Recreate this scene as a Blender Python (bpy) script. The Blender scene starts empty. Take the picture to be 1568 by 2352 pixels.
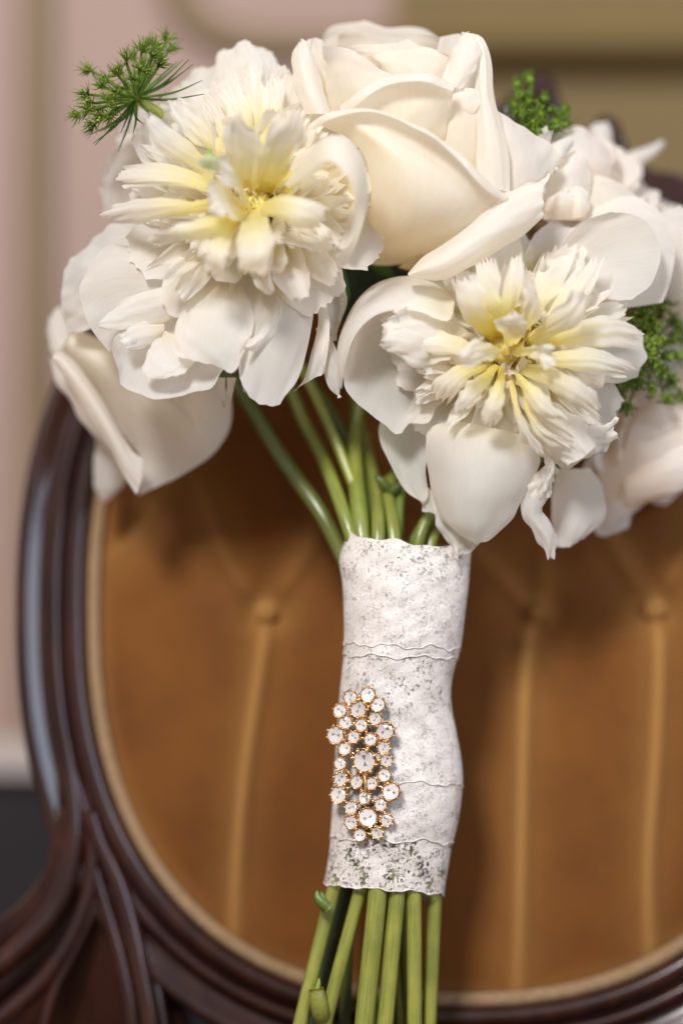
import bpy, bmesh, math, random
import numpy as np
from mathutils import Vector, Matrix

# ------------------------------------------------------------------ camera, light, exposure
SC = bpy.context.scene
Z0 = 0.72                       # height of the lens above the floor (m)
cam_d = bpy.data.cameras.new('camera')
cam = bpy.data.objects.new('camera', cam_d)
SC.collection.objects.link(cam)
cam.location = (0, -1.0, Z0)
cam.rotation_euler = (math.radians(90), 0, 0)
cam_d.sensor_fit = 'VERTICAL'
cam_d.sensor_height = 36.0
cam_d.lens = 36.0 / 0.392
cam_d.clip_start = 0.02
cam_d.clip_end = 50
cam_d.dof.use_dof = True
cam_d.dof.focus_distance = 0.995
cam_d.dof.aperture_fstop = 1.65
SC.camera = cam

world = bpy.data.worlds.new('World')
SC.world = world
world.use_nodes = True
bg = world.node_tree.nodes['Background']
bg.inputs[0].default_value = (1.0, 0.89, 0.83, 1)
bg.inputs[1].default_value = 0.38

def area_light(name, loc, target, size, size_y, power, color):
    l = bpy.data.lights.new(name, 'AREA')
    l.shape = 'RECTANGLE'
    l.size, l.size_y, l.energy, l.color = size, size_y, power, color
    o = bpy.data.objects.new(name, l)
    SC.collection.objects.link(o)
    o.location = loc
    o.rotation_euler = (Vector(target) - Vector(loc)).to_track_quat('-Z', 'Y').to_euler()
    return o
area_light('window_light', (-0.50, -1.62, Z0 + 1.24), (0, 0, Z0), 0.36, 0.44, 56, (1.0, 0.985, 0.97))
area_light('side_window_light', (1.35, -1.5, Z0 + 0.80), (0, 0, Z0), 0.8, 0.9, 21, (0.70, 0.82, 1.0))

SC.view_settings.view_transform = 'Standard'
SC.view_settings.look = 'None'
SC.view_settings.exposure = -0.1
SC.view_settings.gamma = 1
SC.cycles.use_denoising = True
SC.cycles.max_bounces = 14
SC.cycles.diffuse_bounces = 10
SC.cycles.transmission_bounces = 10
SC.cycles.transparent_max_bounces = 12
SC.cycles.glossy_bounces = 6
SC.cycles.caustics_reflective = False
SC.cycles.caustics_refractive = False

# ------------------------------------------------------------------ helpers
def P(x, y, d):
    """point seen at x, y on a 1568 x 2352 picture, d millimetres behind the plane of focus"""
    s = 1 + d / 1000.0
    return np.array([(x - 784) / 6000.0 * s, d / 1000.0, (1176 - y) / 6000.0 * s + Z0])
def PA(a):
    a = np.asarray(a, float)
    s = 1 + a[..., 2] / 1000.0
    return np.stack([(a[..., 0] - 784) / 6000.0 * s, a[..., 2] / 1000.0, (1176 - a[..., 1]) / 6000.0 * s + Z0], -1)

ORG = {}
def thing(name, label, cat, loc, group=None):
    o = bpy.data.objects.new(name, None)
    o.empty_display_size = 0.01
    SC.collection.objects.link(o)
    o.location = loc
    o['label'] = label; o['category'] = cat
    if group is None: group = {'peony': 'peonies in the bouquet', 'rose': 'roses in the bouquet', 'umbel': 'green umbels in the bouquet'}.get(name)
    if group: o['group'] = group
    ORG[o.name] = np.array(loc, float)
    return o

def add_mesh(name, verts, faces, mat, parent=None, smooth=True, col=None, uv=None, mats=None, fmat=None, loc=None):
    verts = np.asarray(verts, float)
    org = ORG[parent.name] if parent is not None else (np.array(loc, float) if loc is not None else np.zeros(3))
    me = bpy.data.meshes.new(name)
    me.from_pydata((verts - org).tolist(), [], faces)
    if smooth:
        me.polygons.foreach_set('use_smooth', [True] * len(me.polygons))
    if mats:
        for m in mats: me.materials.append(m)
        me.polygons.foreach_set('material_index', fmat)
    else:
        me.materials.append(mat)
    if col is not None:
        ca = me.color_attributes.new('Col', 'FLOAT_COLOR', 'POINT')
        c4 = np.ones((len(verts), 4)); c4[:, :3] = col
        ca.data.foreach_set('color', c4.ravel())
    if uv is not None:
        ul = me.uv_layers.new(name='UVMap')
        li = np.zeros(len(me.loops), int)
        me.loops.foreach_get('vertex_index', li)
        ul.data.foreach_set('uv', np.asarray(uv, float)[li].ravel())
    me.update()
    o = bpy.data.objects.new(name, me)
    SC.collection.objects.link(o)
    if parent is not None:
        o.parent = parent
    else:
        o.location = org
    ORG[o.name] = org
    return o

def structure(name, verts, faces, mat, smooth=False):
    o = add_mesh(name, verts, faces, mat, None, smooth)
    o['kind'] = 'structure'
    return o

def grid_faces(n, m, wrap_n=False, wrap_m=False):
    f = []
    for i in range(n if wrap_n else n - 1):
        i2 = (i + 1) % n
        for j in range(m if wrap_m else m - 1):
            j2 = (j + 1) % m
            f.append((i * m + j, i2 * m + j, i2 * m + j2, i * m + j2))
    return f

def grid_obj(name, V, mat, parent, col=None, smooth=True, loc=None):
    n, m = V.shape[:2]
    uv = np.stack(np.meshgrid(np.linspace(0, 1, n), np.linspace(0, 1, m), indexing='ij'), -1).reshape(-1, 2)
    return add_mesh(name, V.reshape(-1, 3), grid_faces(n, m), mat, parent, smooth,
                    None if col is None else col.reshape(-1, 3), uv, loc=loc)

def spline(pts, n):
    """Catmull-Rom through pts, n samples evenly spaced along it"""
    p = np.asarray(pts, float)
    if len(p) == 2:
        t = np.linspace(0, 1, n)[:, None]
        return p[0] * (1 - t) + p[1] * t
    q = np.vstack([2 * p[0] - p[1], p, 2 * p[-1] - p[-2]])
    out = []
    for i in range(1, len(q) - 2):
        a, b, c, d = q[i - 1], q[i], q[i + 1], q[i + 2]
        for t in np.linspace(0, 1, 10, endpoint=False):
            out.append(0.5 * (2 * b + (c - a) * t + (2 * a - 5 * b + 4 * c - d) * t * t + (3 * b - a - 3 * c + d) * t ** 3))
    out.append(p[-1])
    out = np.array(out)
    s = np.concatenate([[0], np.cumsum(np.linalg.norm(np.diff(out, axis=0), axis=1))])
    if s[-1] < 1e-9:
        return np.repeat(p[:1], n, 0)
    t = np.linspace(0, s[-1], n)
    return np.stack([np.interp(t, s, out[:, k]) for k in range(p.shape[1])], -1)

def wob(rs, U, V, f0=1.0, f1=4.0, n=5):
    r = np.zeros_like(U)
    for k in range(n):
        f = f0 + (f1 - f0) * k / max(1, n - 1)
        a = rs.uniform(0, 2 * math.pi)
        r += np.sin(2 * math.pi * f * (U * math.cos(a) + V * math.sin(a)) + rs.uniform(0, 6.28)) / (1 + 0.5 * k)
    return r / 2.0

def unit(v):
    v = np.asarray(v, float)
    return v / (np.linalg.norm(v, axis=-1, keepdims=True) + 1e-12)

def sstep(a, b, x):
    t = np.clip((x - a) / (b - a), 0, 1)
    return t * t * (3 - 2 * t)

def tube(name, pts, radii, mat, parent, sides=12, col=None, ridge=0.0, n=None, cap=True, seed=0, loc=None):
    pts = np.asarray(pts, float)
    if n:
        rr = np.interp(np.linspace(0, 1, n), np.linspace(0, 1, len(radii)), radii)
        pts = spline(pts, n); radii = rr
    N = len(pts)
    T = unit(np.gradient(pts, axis=0))
    ref = np.array([0, 1, 0.0]) if abs(T[0, 1]) < 0.9 else np.array([1, 0, 0.0])
    V = np.zeros((N, sides, 3))
    a = np.linspace(0, 2 * math.pi, sides, endpoint=False)
    e1 = unit(np.cross(T[0], ref))
    for i in range(N):
        e1 = unit(e1 - T[i] * np.dot(e1, T[i]))
        e2 = np.cross(T[i], e1)
        r = radii[i] * (1 + ridge * np.cos(a * 6 + seed))
        V[i] = pts[i] + (np.cos(a) * r)[:, None] * e1 + (np.sin(a) * r)[:, None] * e2
    faces = grid_faces(N, sides, wrap_m=True)
    vv = V.reshape(-1, 3)
    if cap:
        faces.append(tuple(range(sides - 1, -1, -1)))
        faces.append(tuple((N - 1) * sides + k for k in range(sides)))
    c = None
    if col is not None:
        c = np.repeat(np.asarray([np.asarray(col[0]) * (1 - t) + np.asarray(col[1]) * t for t in np.linspace(0, 1, N)]), sides, 0)
    uv = np.stack([np.tile(np.arange(sides) / sides, N), np.repeat(np.linspace(0, 1, N), sides)], -1)
    return add_mesh(name, vv, faces, mat, parent, True, c, uv, loc=loc)

# ------------------------------------------------------------------ materials
def new_mat(name):
    m = bpy.data.materials.new(name)
    m.use_nodes = True
    nt = m.node_tree
    return m, nt, nt.nodes['Principled BSDF'], nt.nodes['Material Output']

def noise(nt, scale, detail=3, rough=0.5, coord='Object', vec=None, mscale=None):
    n = nt.nodes.new('ShaderNodeTexNoise')
    n.inputs['Scale'].default_value = scale
    n.inputs['Detail'].default_value = detail
    n.inputs['Roughness'].default_value = rough
    if vec is None:
        tc = nt.nodes.new('ShaderNodeTexCoord'); vec = tc.outputs[coord]
    if mscale:
        mp = nt.nodes.new('ShaderNodeMapping'); mp.inputs['Scale'].default_value = mscale
        nt.links.new(vec, mp.inputs['Vector']); vec = mp.outputs[0]
    nt.links.new(vec, n.inputs['Vector'])
    return n.outputs['Fac']

def ramp(nt, fac, stops):
    r = nt.nodes.new('ShaderNodeValToRGB')
    el = r.color_ramp.elements
    while len(el) < len(stops): el.new(0.5)
    for e, (p, c) in zip(el, stops):
        e.position = p
        e.color = (*c, 1) if len(c) == 3 else c
    nt.links.new(fac, r.inputs[0])
    return r.outputs[0]

def bump(nt, height, strength, dist, bsdf):
    b = nt.nodes.new('ShaderNodeBump')
    b.inputs['Strength'].default_value = strength
    b.inputs['Distance'].default_value = dist
    nt.links.new(height, b.inputs['Height'])
    if bsdf is not None: nt.links.new(b.outputs[0], bsdf.inputs['Normal'])
    return b.outputs[0]

def mixcol(nt, fac, a, b, mode='MIX'):
    m = nt.nodes.new('ShaderNodeMix'); m.data_type = 'RGBA'; m.blend_type = mode
    for s, v in ((0, fac), (6, a), (7, b)):
        if isinstance(v, (int, float)): m.inputs[s].default_value = v
        elif isinstance(v, tuple): m.inputs[s].default_value = (*v, 1)
        else: nt.links.new(v, m.inputs[s])
    return m.outputs[2]

def petal_material(name, transl, veins=0.25):
    m, nt, b, out = new_mat(name)
    at = nt.nodes.new('ShaderNodeAttribute'); at.attribute_name = 'Col'
    n1 = noise(nt, 6.0, 4, 0.6, 'UV', mscale=(5, 0.6, 1))
    n3 = noise(nt, 5.0, 3, 0.6, 'UV', mscale=(11, 0.5, 1))
    n2 = noise(nt, 70.0, 3)
    c = mixcol(nt, 1.0, at.outputs['Color'], ramp(nt, n3, [(0.3, (0.965, 0.948, 0.915)), (0.6, (1, 1, 1))]), 'MULTIPLY')
    c = mixcol(nt, 1.0, c, ramp(nt, n2, [(0.3, (1, 1, 1)), (0.72, (0.99, 0.97, 0.945))]), 'MULTIPLY')
    nb = noise(nt, 38.0, 4, 0.7)
    c = mixcol(nt, ramp(nt, nb, [(0.735, (0, 0, 0)), (0.80, (0.35, 0.35, 0.35))]), c, (0.62, 0.45, 0.25))
    nt.links.new(c, b.inputs['Base Color'])
    b.inputs['Roughness'].default_value = 0.6
    b.inputs['Specular IOR Level'].default_value = 0.12
    b.inputs['Sheen Weight'].default_value = 0.05
    nrm = bump(nt, n1, veins, 0.0004, b)
    tr = nt.nodes.new('ShaderNodeBsdfTranslucent')
    nt.links.new(mixcol(nt, 1.0, c, (1.0, 0.98, 0.94), 'MULTIPLY'), tr.inputs['Color'])
    nt.links.new(nrm, tr.inputs['Normal'])
    mx = nt.nodes.new('ShaderNodeMixShader'); mx.inputs[0].default_value = transl
    nt.links.new(b.outputs[0], mx.inputs[1]); nt.links.new(tr.outputs[0], mx.inputs[2])
    nt.links.new(mx.outputs[0], out.inputs['Surface'])
    return m
M_PEONY = petal_material('peony_petal', 0.64, 0.3)
M_ROSE = petal_material('rose_petal', 0.60, 0.35)

def col_mat(name, rough, spec=0.5, transl=0.0, nscale=60, coat=0.0, bumps=0.2):
    m, nt, b, out = new_mat(name)
    at = nt.nodes.new('ShaderNodeAttribute'); at.attribute_name = 'Col'
    n = noise(nt, nscale, 4, 0.6)
    c = mixcol(nt, 1.0, at.outputs['Color'], ramp(nt, n, [(0.3, (0.72, 0.78, 0.7)), (0.7, (1.15, 1.1, 1.0))]), 'MULTIPLY')
    nt.links.new(c, b.inputs['Base Color'])
    b.inputs['Roughness'].default_value = rough
    b.inputs['Specular IOR Level'].default_value = spec
    b.inputs['Coat Weight'].default_value = coat
    if name == 'stem':
        st = noise(nt, 3.0, 5, 0.65, 'UV', mscale=(7, 5, 1)); sp = noise(nt, 160, 3, 0.6)
        c = mixcol(nt, 1.0, c, ramp(nt, st, [(0.3, (0.62, 0.66, 0.6)), (0.68, (1.2, 1.15, 1.1))]), 'MULTIPLY')
        c = mixcol(nt, ramp(nt, sp, [(0.68, (0, 0, 0)), (0.76, (0.6, 0.6, 0.6))]), c, (0.16, 0.11, 0.04))
        nt.links.new(c, b.inputs['Base Color'])
    bump(nt, noise(nt, 8, 3, 0.5, 'UV', mscale=(6, 30, 1)), bumps, 0.0004, b)
    if transl:
        tr = nt.nodes.new('ShaderNodeBsdfTranslucent'); nt.links.new(c, tr.inputs['Color'])
        mx = nt.nodes.new('ShaderNodeMixShader'); mx.inputs[0].default_value = transl
        nt.links.new(b.outputs[0], mx.inputs[1]); nt.links.new(tr.outputs[0], mx.inputs[2])
        nt.links.new(mx.outputs[0], out.inputs['Surface'])
    return m
M_STEM = col_mat('stem', 0.30, 0.6, 0, 70)
M_GREEN = col_mat('umbel_green', 0.5, 0.35, 0.3, 120)

def wood_mat():
    m, nt, b, out = new_mat('polished_mahogany')
    n = noise(nt, 14, 6, 0.6, 'Object', mscale=(6, 6, 1.2))
    c = ramp(nt, n, [(0.3, (0.014, 0.0045, 0.003)), (0.55, (0.034, 0.010, 0.006)), (0.8, (0.065, 0.018, 0.010))])
    nt.links.new(c, b.inputs['Base Color'])
    b.inputs['Roughness'].default_value = 0.4
    b.inputs['Specular IOR Level'].default_value = 0.12
    b.inputs['Coat Weight'].default_value = 0.7
    b.inputs['Coat Roughness'].default_value = 0.15
    b.inputs['Coat Tint'].default_value = (0.85, 0.9, 1.0, 1)
    bump(nt, noise(nt, 60, 4, 0.6), 0.12, 0.001, b)
    return m
M_WOOD = wood_mat()

def velvet_mat():
    m, nt, b, out = new_mat('gold_velvet')
    n = noise(nt, 22, 5, 0.6)
    n2 = noise(nt, 900, 2, 0.5)
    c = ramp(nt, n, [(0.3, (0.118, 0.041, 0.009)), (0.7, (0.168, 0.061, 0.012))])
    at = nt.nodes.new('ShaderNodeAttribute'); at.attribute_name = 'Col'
    c = mixcol(nt, at.outputs['Color'], c, (0.36, 0.185, 0.055))     # sheen on the pleats painted in as paler gold
    nt.links.new(c, b.inputs['Base Color'])
    b.inputs['Roughness'].default_value = 0.85
    b.inputs['Specular IOR Level'].default_value = 0.15
    b.inputs['Sheen Weight'].default_value = 0.6
    b.inputs['Sheen Roughness'].default_value = 0.35
    b.inputs['Sheen Tint'].default_value = (1.0, 0.7, 0.36, 1)
    bump(nt, n2, 0.4, 0.0006, b)
    return m
M_VELVET = velvet_mat()

def plain(name, c0, c1, scale, rough, spec=0.3, bs=0.2, bd=0.001, metal=0.0):
    m, nt, b, out = new_mat(name)
    n = noise(nt, scale, 5, 0.6)
    nt.links.new(ramp(nt, n, [(0.3, c0), (0.7, c1)]), b.inputs['Base Color'])
    b.inputs['Roughness'].default_value = rough
    b.inputs['Specular IOR Level'].default_value = spec
    b.inputs['Metallic'].default_value = metal
    bump(nt, n, bs, bd, b)
    return m
M_BRAID = plain('braid_trim', (0.215, 0.13, 0.068), (0.34, 0.22, 0.12), 500, 0.75, 0.2, 0.5, 0.0006)
M_PINK = plain('pink_plaster', (0.355, 0.248, 0.205), (0.385, 0.27, 0.222), 6, 0.8)
M_OLIVE = plain('olive_paint', (0.165, 0.11, 0.040), (0.19, 0.128, 0.047), 5, 0.6)
M_OLIVE2 = plain('olive_moulding_paint', (0.215, 0.15, 0.085), (0.245, 0.172, 0.10), 8, 0.55)
M_RAIL = plain('white_rail_paint', (0.48, 0.42, 0.39), (0.52, 0.46, 0.43), 8, 0.5)
M_DARK = plain('dark_wainscot', (0.012, 0.011, 0.014), (0.02, 0.016, 0.018), 8, 0.5)
M_GOLD = plain('gold_metal', (0.86, 0.50, 0.20), (0.95, 0.62, 0.28), 300, 0.2, 0.5, 0.05, 0.0003, 1.0)
M_FOIL = plain('silver_foil', (0.95, 0.90, 0.88), (0.98, 0.95, 0.94), 300, 0.13, 0.9, 0.02, 0.0003, 0.15)
M_MIRROR = plain('bright_foil', (0.9, 0.8, 0.74), (0.96, 0.9, 0.86), 300, 0.16, 0.5, 0.02, 0.0003, 1.0)
def glass_mat():
    m, nt, b, out = new_mat('rhinestone_glass')
    tr = nt.nodes.new('ShaderNodeBsdfTransparent'); gl = nt.nodes.new('ShaderNodeBsdfGlossy')
    tr.inputs[0].default_value = (0.98, 0.97, 0.96, 1)
    gl.inputs['Roughness'].default_value = 0.03
    mx = nt.nodes.new('ShaderNodeMixShader')
    mx.inputs[0].default_value = 0.13
    nt.links.new(tr.outputs[0], mx.inputs[1]); nt.links.new(gl.outputs[0], mx.inputs[2])
    nt.links.new(mx.outputs[0], out.inputs['Surface'])
    return m
M_GLASS = glass_mat()

def lace_mat(name='ivory_lace', through=0.78, off=0.512):
    m, nt, b, out = new_mat(name)
    tc = nt.nodes.new('ShaderNodeTexCoord')
    vec = tc.outputs['UV']                     # uv is in millimetres on the cloth
    warp = nt.nodes.new('ShaderNodeTexNoise'); warp.inputs['Scale'].default_value = 0.35
    nt.links.new(vec, warp.inputs['Vector'])
    add = nt.nodes.new('ShaderNodeVectorMath'); add.operation = 'MULTIPLY_ADD'
    nt.links.new(warp.outputs['Color'], add.inputs[0]); add.inputs[1].default_value = (1.6, 1.6, 0)
    nt.links.new(vec, add.inputs[2])
    vor = nt.nodes.new('ShaderNodeTexVoronoi'); vor.feature = 'DISTANCE_TO_EDGE'
    vor.inputs['Scale'].default_value = 1.4
    nt.links.new(add.outputs[0], vor.inputs['Vector'])
    def mth(op, a, bb=0.0):
        n = nt.nodes.new('ShaderNodeMath'); n.operation = op
        for i, v in enumerate((a, bb)):
            if isinstance(v, (int, float)): n.inputs[i].default_value = v
            else: nt.links.new(v, n.inputs[i])
        return n.outputs[0]
    # flower motifs: five-lobed, one per large cell
    mot = nt.nodes.new('ShaderNodeTexVoronoi'); mot.inputs['Scale'].default_value = 0.135; mot.inputs['Randomness'].default_value = 0.75
    nt.links.new(add.outputs[0], mot.inputs['Vector'])
    sub = nt.nodes.new('ShaderNodeVectorMath'); sub.operation = 'SUBTRACT'
    nt.links.new(add.outputs[0], sub.inputs[0]); nt.links.new(mot.outputs['Position'], sub.inputs[1])
    sx = nt.nodes.new('ShaderNodeSeparateXYZ'); nt.links.new(sub.outputs[0], sx.inputs[0])
    ang = mth('ARCTAN2', sx.outputs[1], sx.outputs[0])
    lobe = mth('ADD', mth('MULTIPLY', mth('SINE', mth('MULTIPLY', ang, 5.0)), 0.09), 0.36)
    dist = mot.outputs['Distance']
    rim = mth('SUBTRACT', 1.0, mth('MINIMUM', mth('MULTIPLY', mth('ABSOLUTE', mth('SUBTRACT', dist, lobe)), 14.0), 1.0))
    inside = mth('LESS_THAN', dist, lobe)
    big = noise(nt, 0.16, 3, 0.55, vec=vec)
    mid = noise(nt, 0.7, 3, 0.6, vec=vec)
    fib = noise(nt, 2.2, 5, 0.75, vec=vec, mscale=(0.45, 2.0, 1))
    open_ = mth('MULTIPLY', mth('SUBTRACT', mth('ADD', mth('MULTIPLY', big, 0.45), mth('MULTIPLY', mid, 0.55)), off), 3.0)
    open_ = mth('SUBTRACT', open_, mth('MULTIPLY', inside, 0.10))
    open_ = mth('SUBTRACT', open_, mth('MULTIPLY', rim, 0.6))
    thr = mth('SUBTRACT', 0.24, open_)
    hole = mth('GREATER_THAN', vor.outputs['Distance'], thr)
    alpha = mth('SUBTRACT', 1.0, mth('MULTIPLY', hole, through))
    col = ramp(nt, fib, [(0.28, (0.60, 0.535, 0.49)), (0.5, (0.70, 0.645, 0.605)), (0.75, (0.76, 0.71, 0.68))])
    col = mixcol(nt, mth('MULTIPLY', rim, 0.55), col, (0.88, 0.84, 0.80))
    nt.links.new(col, b.inputs['Base Color'])
    nt.links.new(alpha, b.inputs['Alpha'])
    b.inputs['Roughness'].default_value = 0.85
    b.inputs['Specular IOR Level'].default_value = 0.15
    b.inputs['Sheen Weight'].default_value = 0.25
    h = mth('ADD', mth('ADD', mth('MULTIPLY', fib, 0.5), mth('MULTIPLY', rim, 0.5)), mth('MULTIPLY', mth('MINIMUM', vor.outputs['Distance'], 0.2), -1.2))
    bump(nt, h, 0.35, 0.0005, b)
    return m
M_LACE = lace_mat()
M_LACE2 = lace_mat('open_lace', 0.92, 0.488)
M_CORD = plain('lace_cord', (0.66, 0.6, 0.56), (0.8, 0.75, 0.71), 400, 0.85, 0.15, 0.4, 0.0004)
M_TAPE = plain('inner_wrap_cloth', (0.62, 0.60, 0.54), (0.74, 0.70, 0.65), 260, 0.9, 0.1, 0.4, 0.0008)

# ------------------------------------------------------------------ wall behind
WD = 420.0
def wall_box(name, x0, x1, y0, y1, d0, d1, mat):
    a = P(x0, y0, d1); c = P(x1, y1, d1)
    X0, X1, ZT, ZB = a[0], c[0], a[2], c[2]
    Y0, Y1 = d0 / 1000, d1 / 1000
    v = [(X0, Y0, ZB), (X1, Y0, ZB), (X1, Y1, ZB), (X0, Y1, ZB), (X0, Y0, ZT), (X1, Y0, ZT), (X1, Y1, ZT), (X0, Y1, ZT)]
    f = [(0, 1, 5, 4), (1, 2, 6, 5), (2, 3, 7, 6), (3, 0, 4, 7), (4, 5, 6, 7), (3, 2, 1, 0)]
    return structure(name, v, f, mat)
wall_box('wall', -1800, 3400, -1400, 3400, WD, WD + 60, M_PINK)
wall_box('wainscot', -1800, 3400, 1762, 3398, WD - 14, WD - 0.5, M_DARK)
wall_box('chair_rail', -1800, 3400, 1690, 1764, WD - 26, WD - 1, M_RAIL)
wall_box('wall_panel', 905, 3390, -1390, 640, WD - 6, WD - 1, M_OLIVE)
def wall_strip(name, pts, w, h, mat):
    """rounded moulding laid along pts on the wall"""
    p = spline([P(x, y, WD - 4) for x, y in pts], 48)
    T = unit(np.gradient(p, axis=0)); Nn = np.stack([-T[:, 2], 0 * T[:, 0], T[:, 0]], -1)
    a = np.linspace(0, math.pi, 9)
    V = p[:, None] + np.cos(a)[None, :, None] * w / 1000 * Nn[:, None] + np.sin(a)[None, :, None] * np.array([0, -h / 1000, 0])
    o = grid_obj(name, V, mat, None); o['kind'] = 'structure'
    return o
wall_strip('wall_moulding', [(88, -1300), (88, -300), (88, 500), (88, 1100), (86, 1680)], 9, 9, M_OLIVE2)
wall_strip('wall_moulding', [(405, -900), (405, -100), (430, 20), (520, 88), (680, 104), (900, 104)], 9, 10, M_OLIVE2)
wall_strip('wall_moulding', [(905, 104), (1300, 104), (2200, 104), (3300, 104)], 15, 34, M_OLIVE)

# ------------------------------------------------------------------ chair
TAN = 0.16
PB = P(784, 2250, 58)
PN = unit(np.array([0, -1.0, TAN]))            # out of the chair back, towards the room
def on_back(x, y, h=0.0):
    """point on the plane of the chair back (h mm proud of it) that lies on the sight line x, y"""
    o = np.array([0, -1.0, Z0]); d = np.array([(x - 784) / 6000.0, 1.0, (1176 - y) / 6000.0])
    pb = PB + PN * h / 1000
    t = np.dot(pb - o, PN) / np.dot(d, PN)
    return o + d * t

chair = thing('oval_back_chair', 'dark carved wood chair with oval back in tufted gold velvet, bouquet leaning on it', 'chair', (0.05, 0.12, Z0 - 0.34))
OC = (1050.0, 1400.0); OA = (835.0, 896.0); OE = 2.4
def oval_px(t, k=1.0):
    c, s = math.cos(t), math.sin(t)
    return (OC[0] + k * OA[0] * math.copysign(abs(c) ** (2 / OE), c), OC[1] + k * OA[1] * math.copysign(abs(s) ** (2 / OE), s))
_raw = np.array([on_back(*oval_px(t)) for t in np.linspace(0, 2 * math.pi, 1441)])
def oval_line(n):
    s = np.concatenate([[0], np.cumsum(np.linalg.norm(np.diff(_raw, axis=0), axis=1))])
    t = np.linspace(0, s[-1], n, endpoint=False)
    p = np.stack([np.interp(t, s, _raw[:, k]) for k in range(3)], -1)
    for _ in range(6):
        p = (np.roll(p, 1, 0) + 2 * p + np.roll(p, -1, 0)) / 4
    T = unit(np.roll(p, -1, 0) - np.roll(p, 1, 0))
    N = unit(np.cross(T, PN))
    if np.dot(N[0], p[0] - p.mean(0)) < 0: N = -N
    return p, N
def profile_sweep(name, n, prof, mat, parent, closed_prof=True, mod=None):
    p, N = oval_line(n)
    pr = np.asarray(prof, float)
    V = np.zeros((n, len(pr), 3))
    for j, (s, h) in enumerate(pr):
        hh = np.full(n, h)
        ss = np.full(n, s)
        if mod is not None: ss, hh = mod(np.arange(n), s, h)
        V[:, j] = p + N * (ss / 1000)[:, None] + PN * (hh / 1000)[:, None]
    return add_mesh(name, V.reshape(-1, 3), grid_faces(n, len(pr), True, closed_prof), mat, parent, True)
def arc(c, r, a0, a1, n, sy=1.0):
    return [(c[0] + r * math.cos(math.radians(a)), c[1] + sy * r * math.sin(math.radians(a))) for a in np.linspace(a0, a1, n)]
prof = [(1.5, -12), (2.0, 3)] + arc((7.0, 4.5), 4.8, 170, 15, 9, 1.35) + [(12.3, 3.4)] + arc((15.6, 4.2), 3.0, 170, 20, 7, 1.15) + [(18.9, 1.0), (20.5, 0.6), (23.0, 1.4), (26.0, 2.8), (29.0, 4.2), (31.0, 4.0), (32.3, 1.5), (32.8, -6), (31.0, -26), (6, -26), (1.5, -24)]
frame_o = profile_sweep('back_frame', 360, prof, M_WOOD, chair)
# braid trim
NB = 2400
def bmod(i, s, h):
    k = np.cos(i * 2 * math.pi * 560 / NB + s * 1.6)
    return np.full(len(i), s * 1.0), h + (0.45 * k if h > 1 else 0) + 0 * i
profile_sweep('braid_trim', NB, [(-2.9, 0)] + [(-2.7, 2.2), (-1.8, 4.2), (-0.9, 3.6), (0, 4.4), (0.9, 3.6), (1.8, 4.2), (2.7, 2.2)] + [(2.9, 0)], M_BRAID, chair, True, bmod)
# velvet panel
BUTTONS = [(612, 1408), (1500, 1402), (840, 1010), (1270, 1000), (1700, 1010), (420, 1020), (1880, 1402)]
FOLDS = [
    [(612, 1408), (603, 1500), (566, 1750), (546, 1950), (532, 2180)],
    [(1225, 1420), (1206, 1500), (1196, 1700), (1190, 2000), (1186, 2300)],
    [(1500, 1402), (1506, 1500), (1498, 1720), (1482, 2000), (1494, 2240)],
    [(612, 1408), (520, 1280), (420, 1020)], [(612, 1408), (720, 1250), (840, 1010)],
    [(1238, 1418), (1060, 1250), (840, 1010)], [(1238, 1418), (1250, 1250), (1270, 1000)],
    [(1500, 1402), (1400, 1250), (1270, 1000)], [(1500, 1402), (1590, 1230), (1700, 1010)],
    [(420, 1020), (330, 1200), (235, 1290)], [(1880, 1402), (1800, 1250), (1700, 1010)],
    [(840, 1010), (1000, 760), (1050, 560)], [(1270, 1000), (1270, 760), (1260, 560)], [(1700, 1010), (1600, 800), (1560, 640)], [(420, 1020), (520, 800), (560, 640)]]
FS = []
for f in FOLDS: FS.append(spline(f, 60))
def velvet_h(X, Y, rr):
    h = 13.0 * (1 - rr ** 5) - 1.5
    for kf, f in enumerate(FS):
        d2 = np.min((X[..., None] - f[:, 0]) ** 2 + (Y[..., None] - f[:, 1]) ** 2, -1)
        d = np.sqrt(d2)
        h = h - (1.5 * np.exp(-d2 / 60.0 ** 2) - (5.5 if kf < 3 else 3.6) * np.exp(-d2 / 26.0 ** 2) + 2.0 * np.exp(-d / 70.0)) * np.clip(1.15 - rr ** 6, 0, 1)
    for bx, by in BUTTONS:
        d2 = (X - bx) ** 2 + (Y - by) ** 2
        h = h - 7.5 * np.exp(-d2 / 40.0 ** 2)
    return h
nr, na = 130, 560
rr = np.linspace(0.0, 1.0, nr) ** 0.75
V = np.zeros((nr, na, 3))
TT = np.linspace(0, 2 * math.pi, na, endpoint=False)
px = np.array([[oval_px(t, k * 0.999) for t in TT] for k in rr])
H = velvet_h(px[..., 0], px[..., 1], rr[:, None] * np.ones((1, na)))
_o = np.array([0, -1.0, Z0])
_d = np.stack([(px[..., 0] - 784) / 6000.0, np.ones((nr, na)), (1176 - px[..., 1]) / 6000.0], -1)
V = _o + _d * (np.dot(PB - _o, PN) / (_d @ PN))[..., None] + PN * ((H - 1.0) / 1000)[..., None]
painted_sheen = np.zeros((nr, na))  # strength of the painted-in sheen on pleats, round buttons and along the rim
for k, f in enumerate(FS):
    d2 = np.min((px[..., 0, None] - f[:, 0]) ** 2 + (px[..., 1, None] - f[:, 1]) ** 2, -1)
    painted_sheen = np.maximum(painted_sheen, (0.55 if k < 3 else 0.10) * np.exp(-d2 / 17.0 ** 2) + 0.22 * np.exp(-d2 / 60.0 ** 2))
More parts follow.
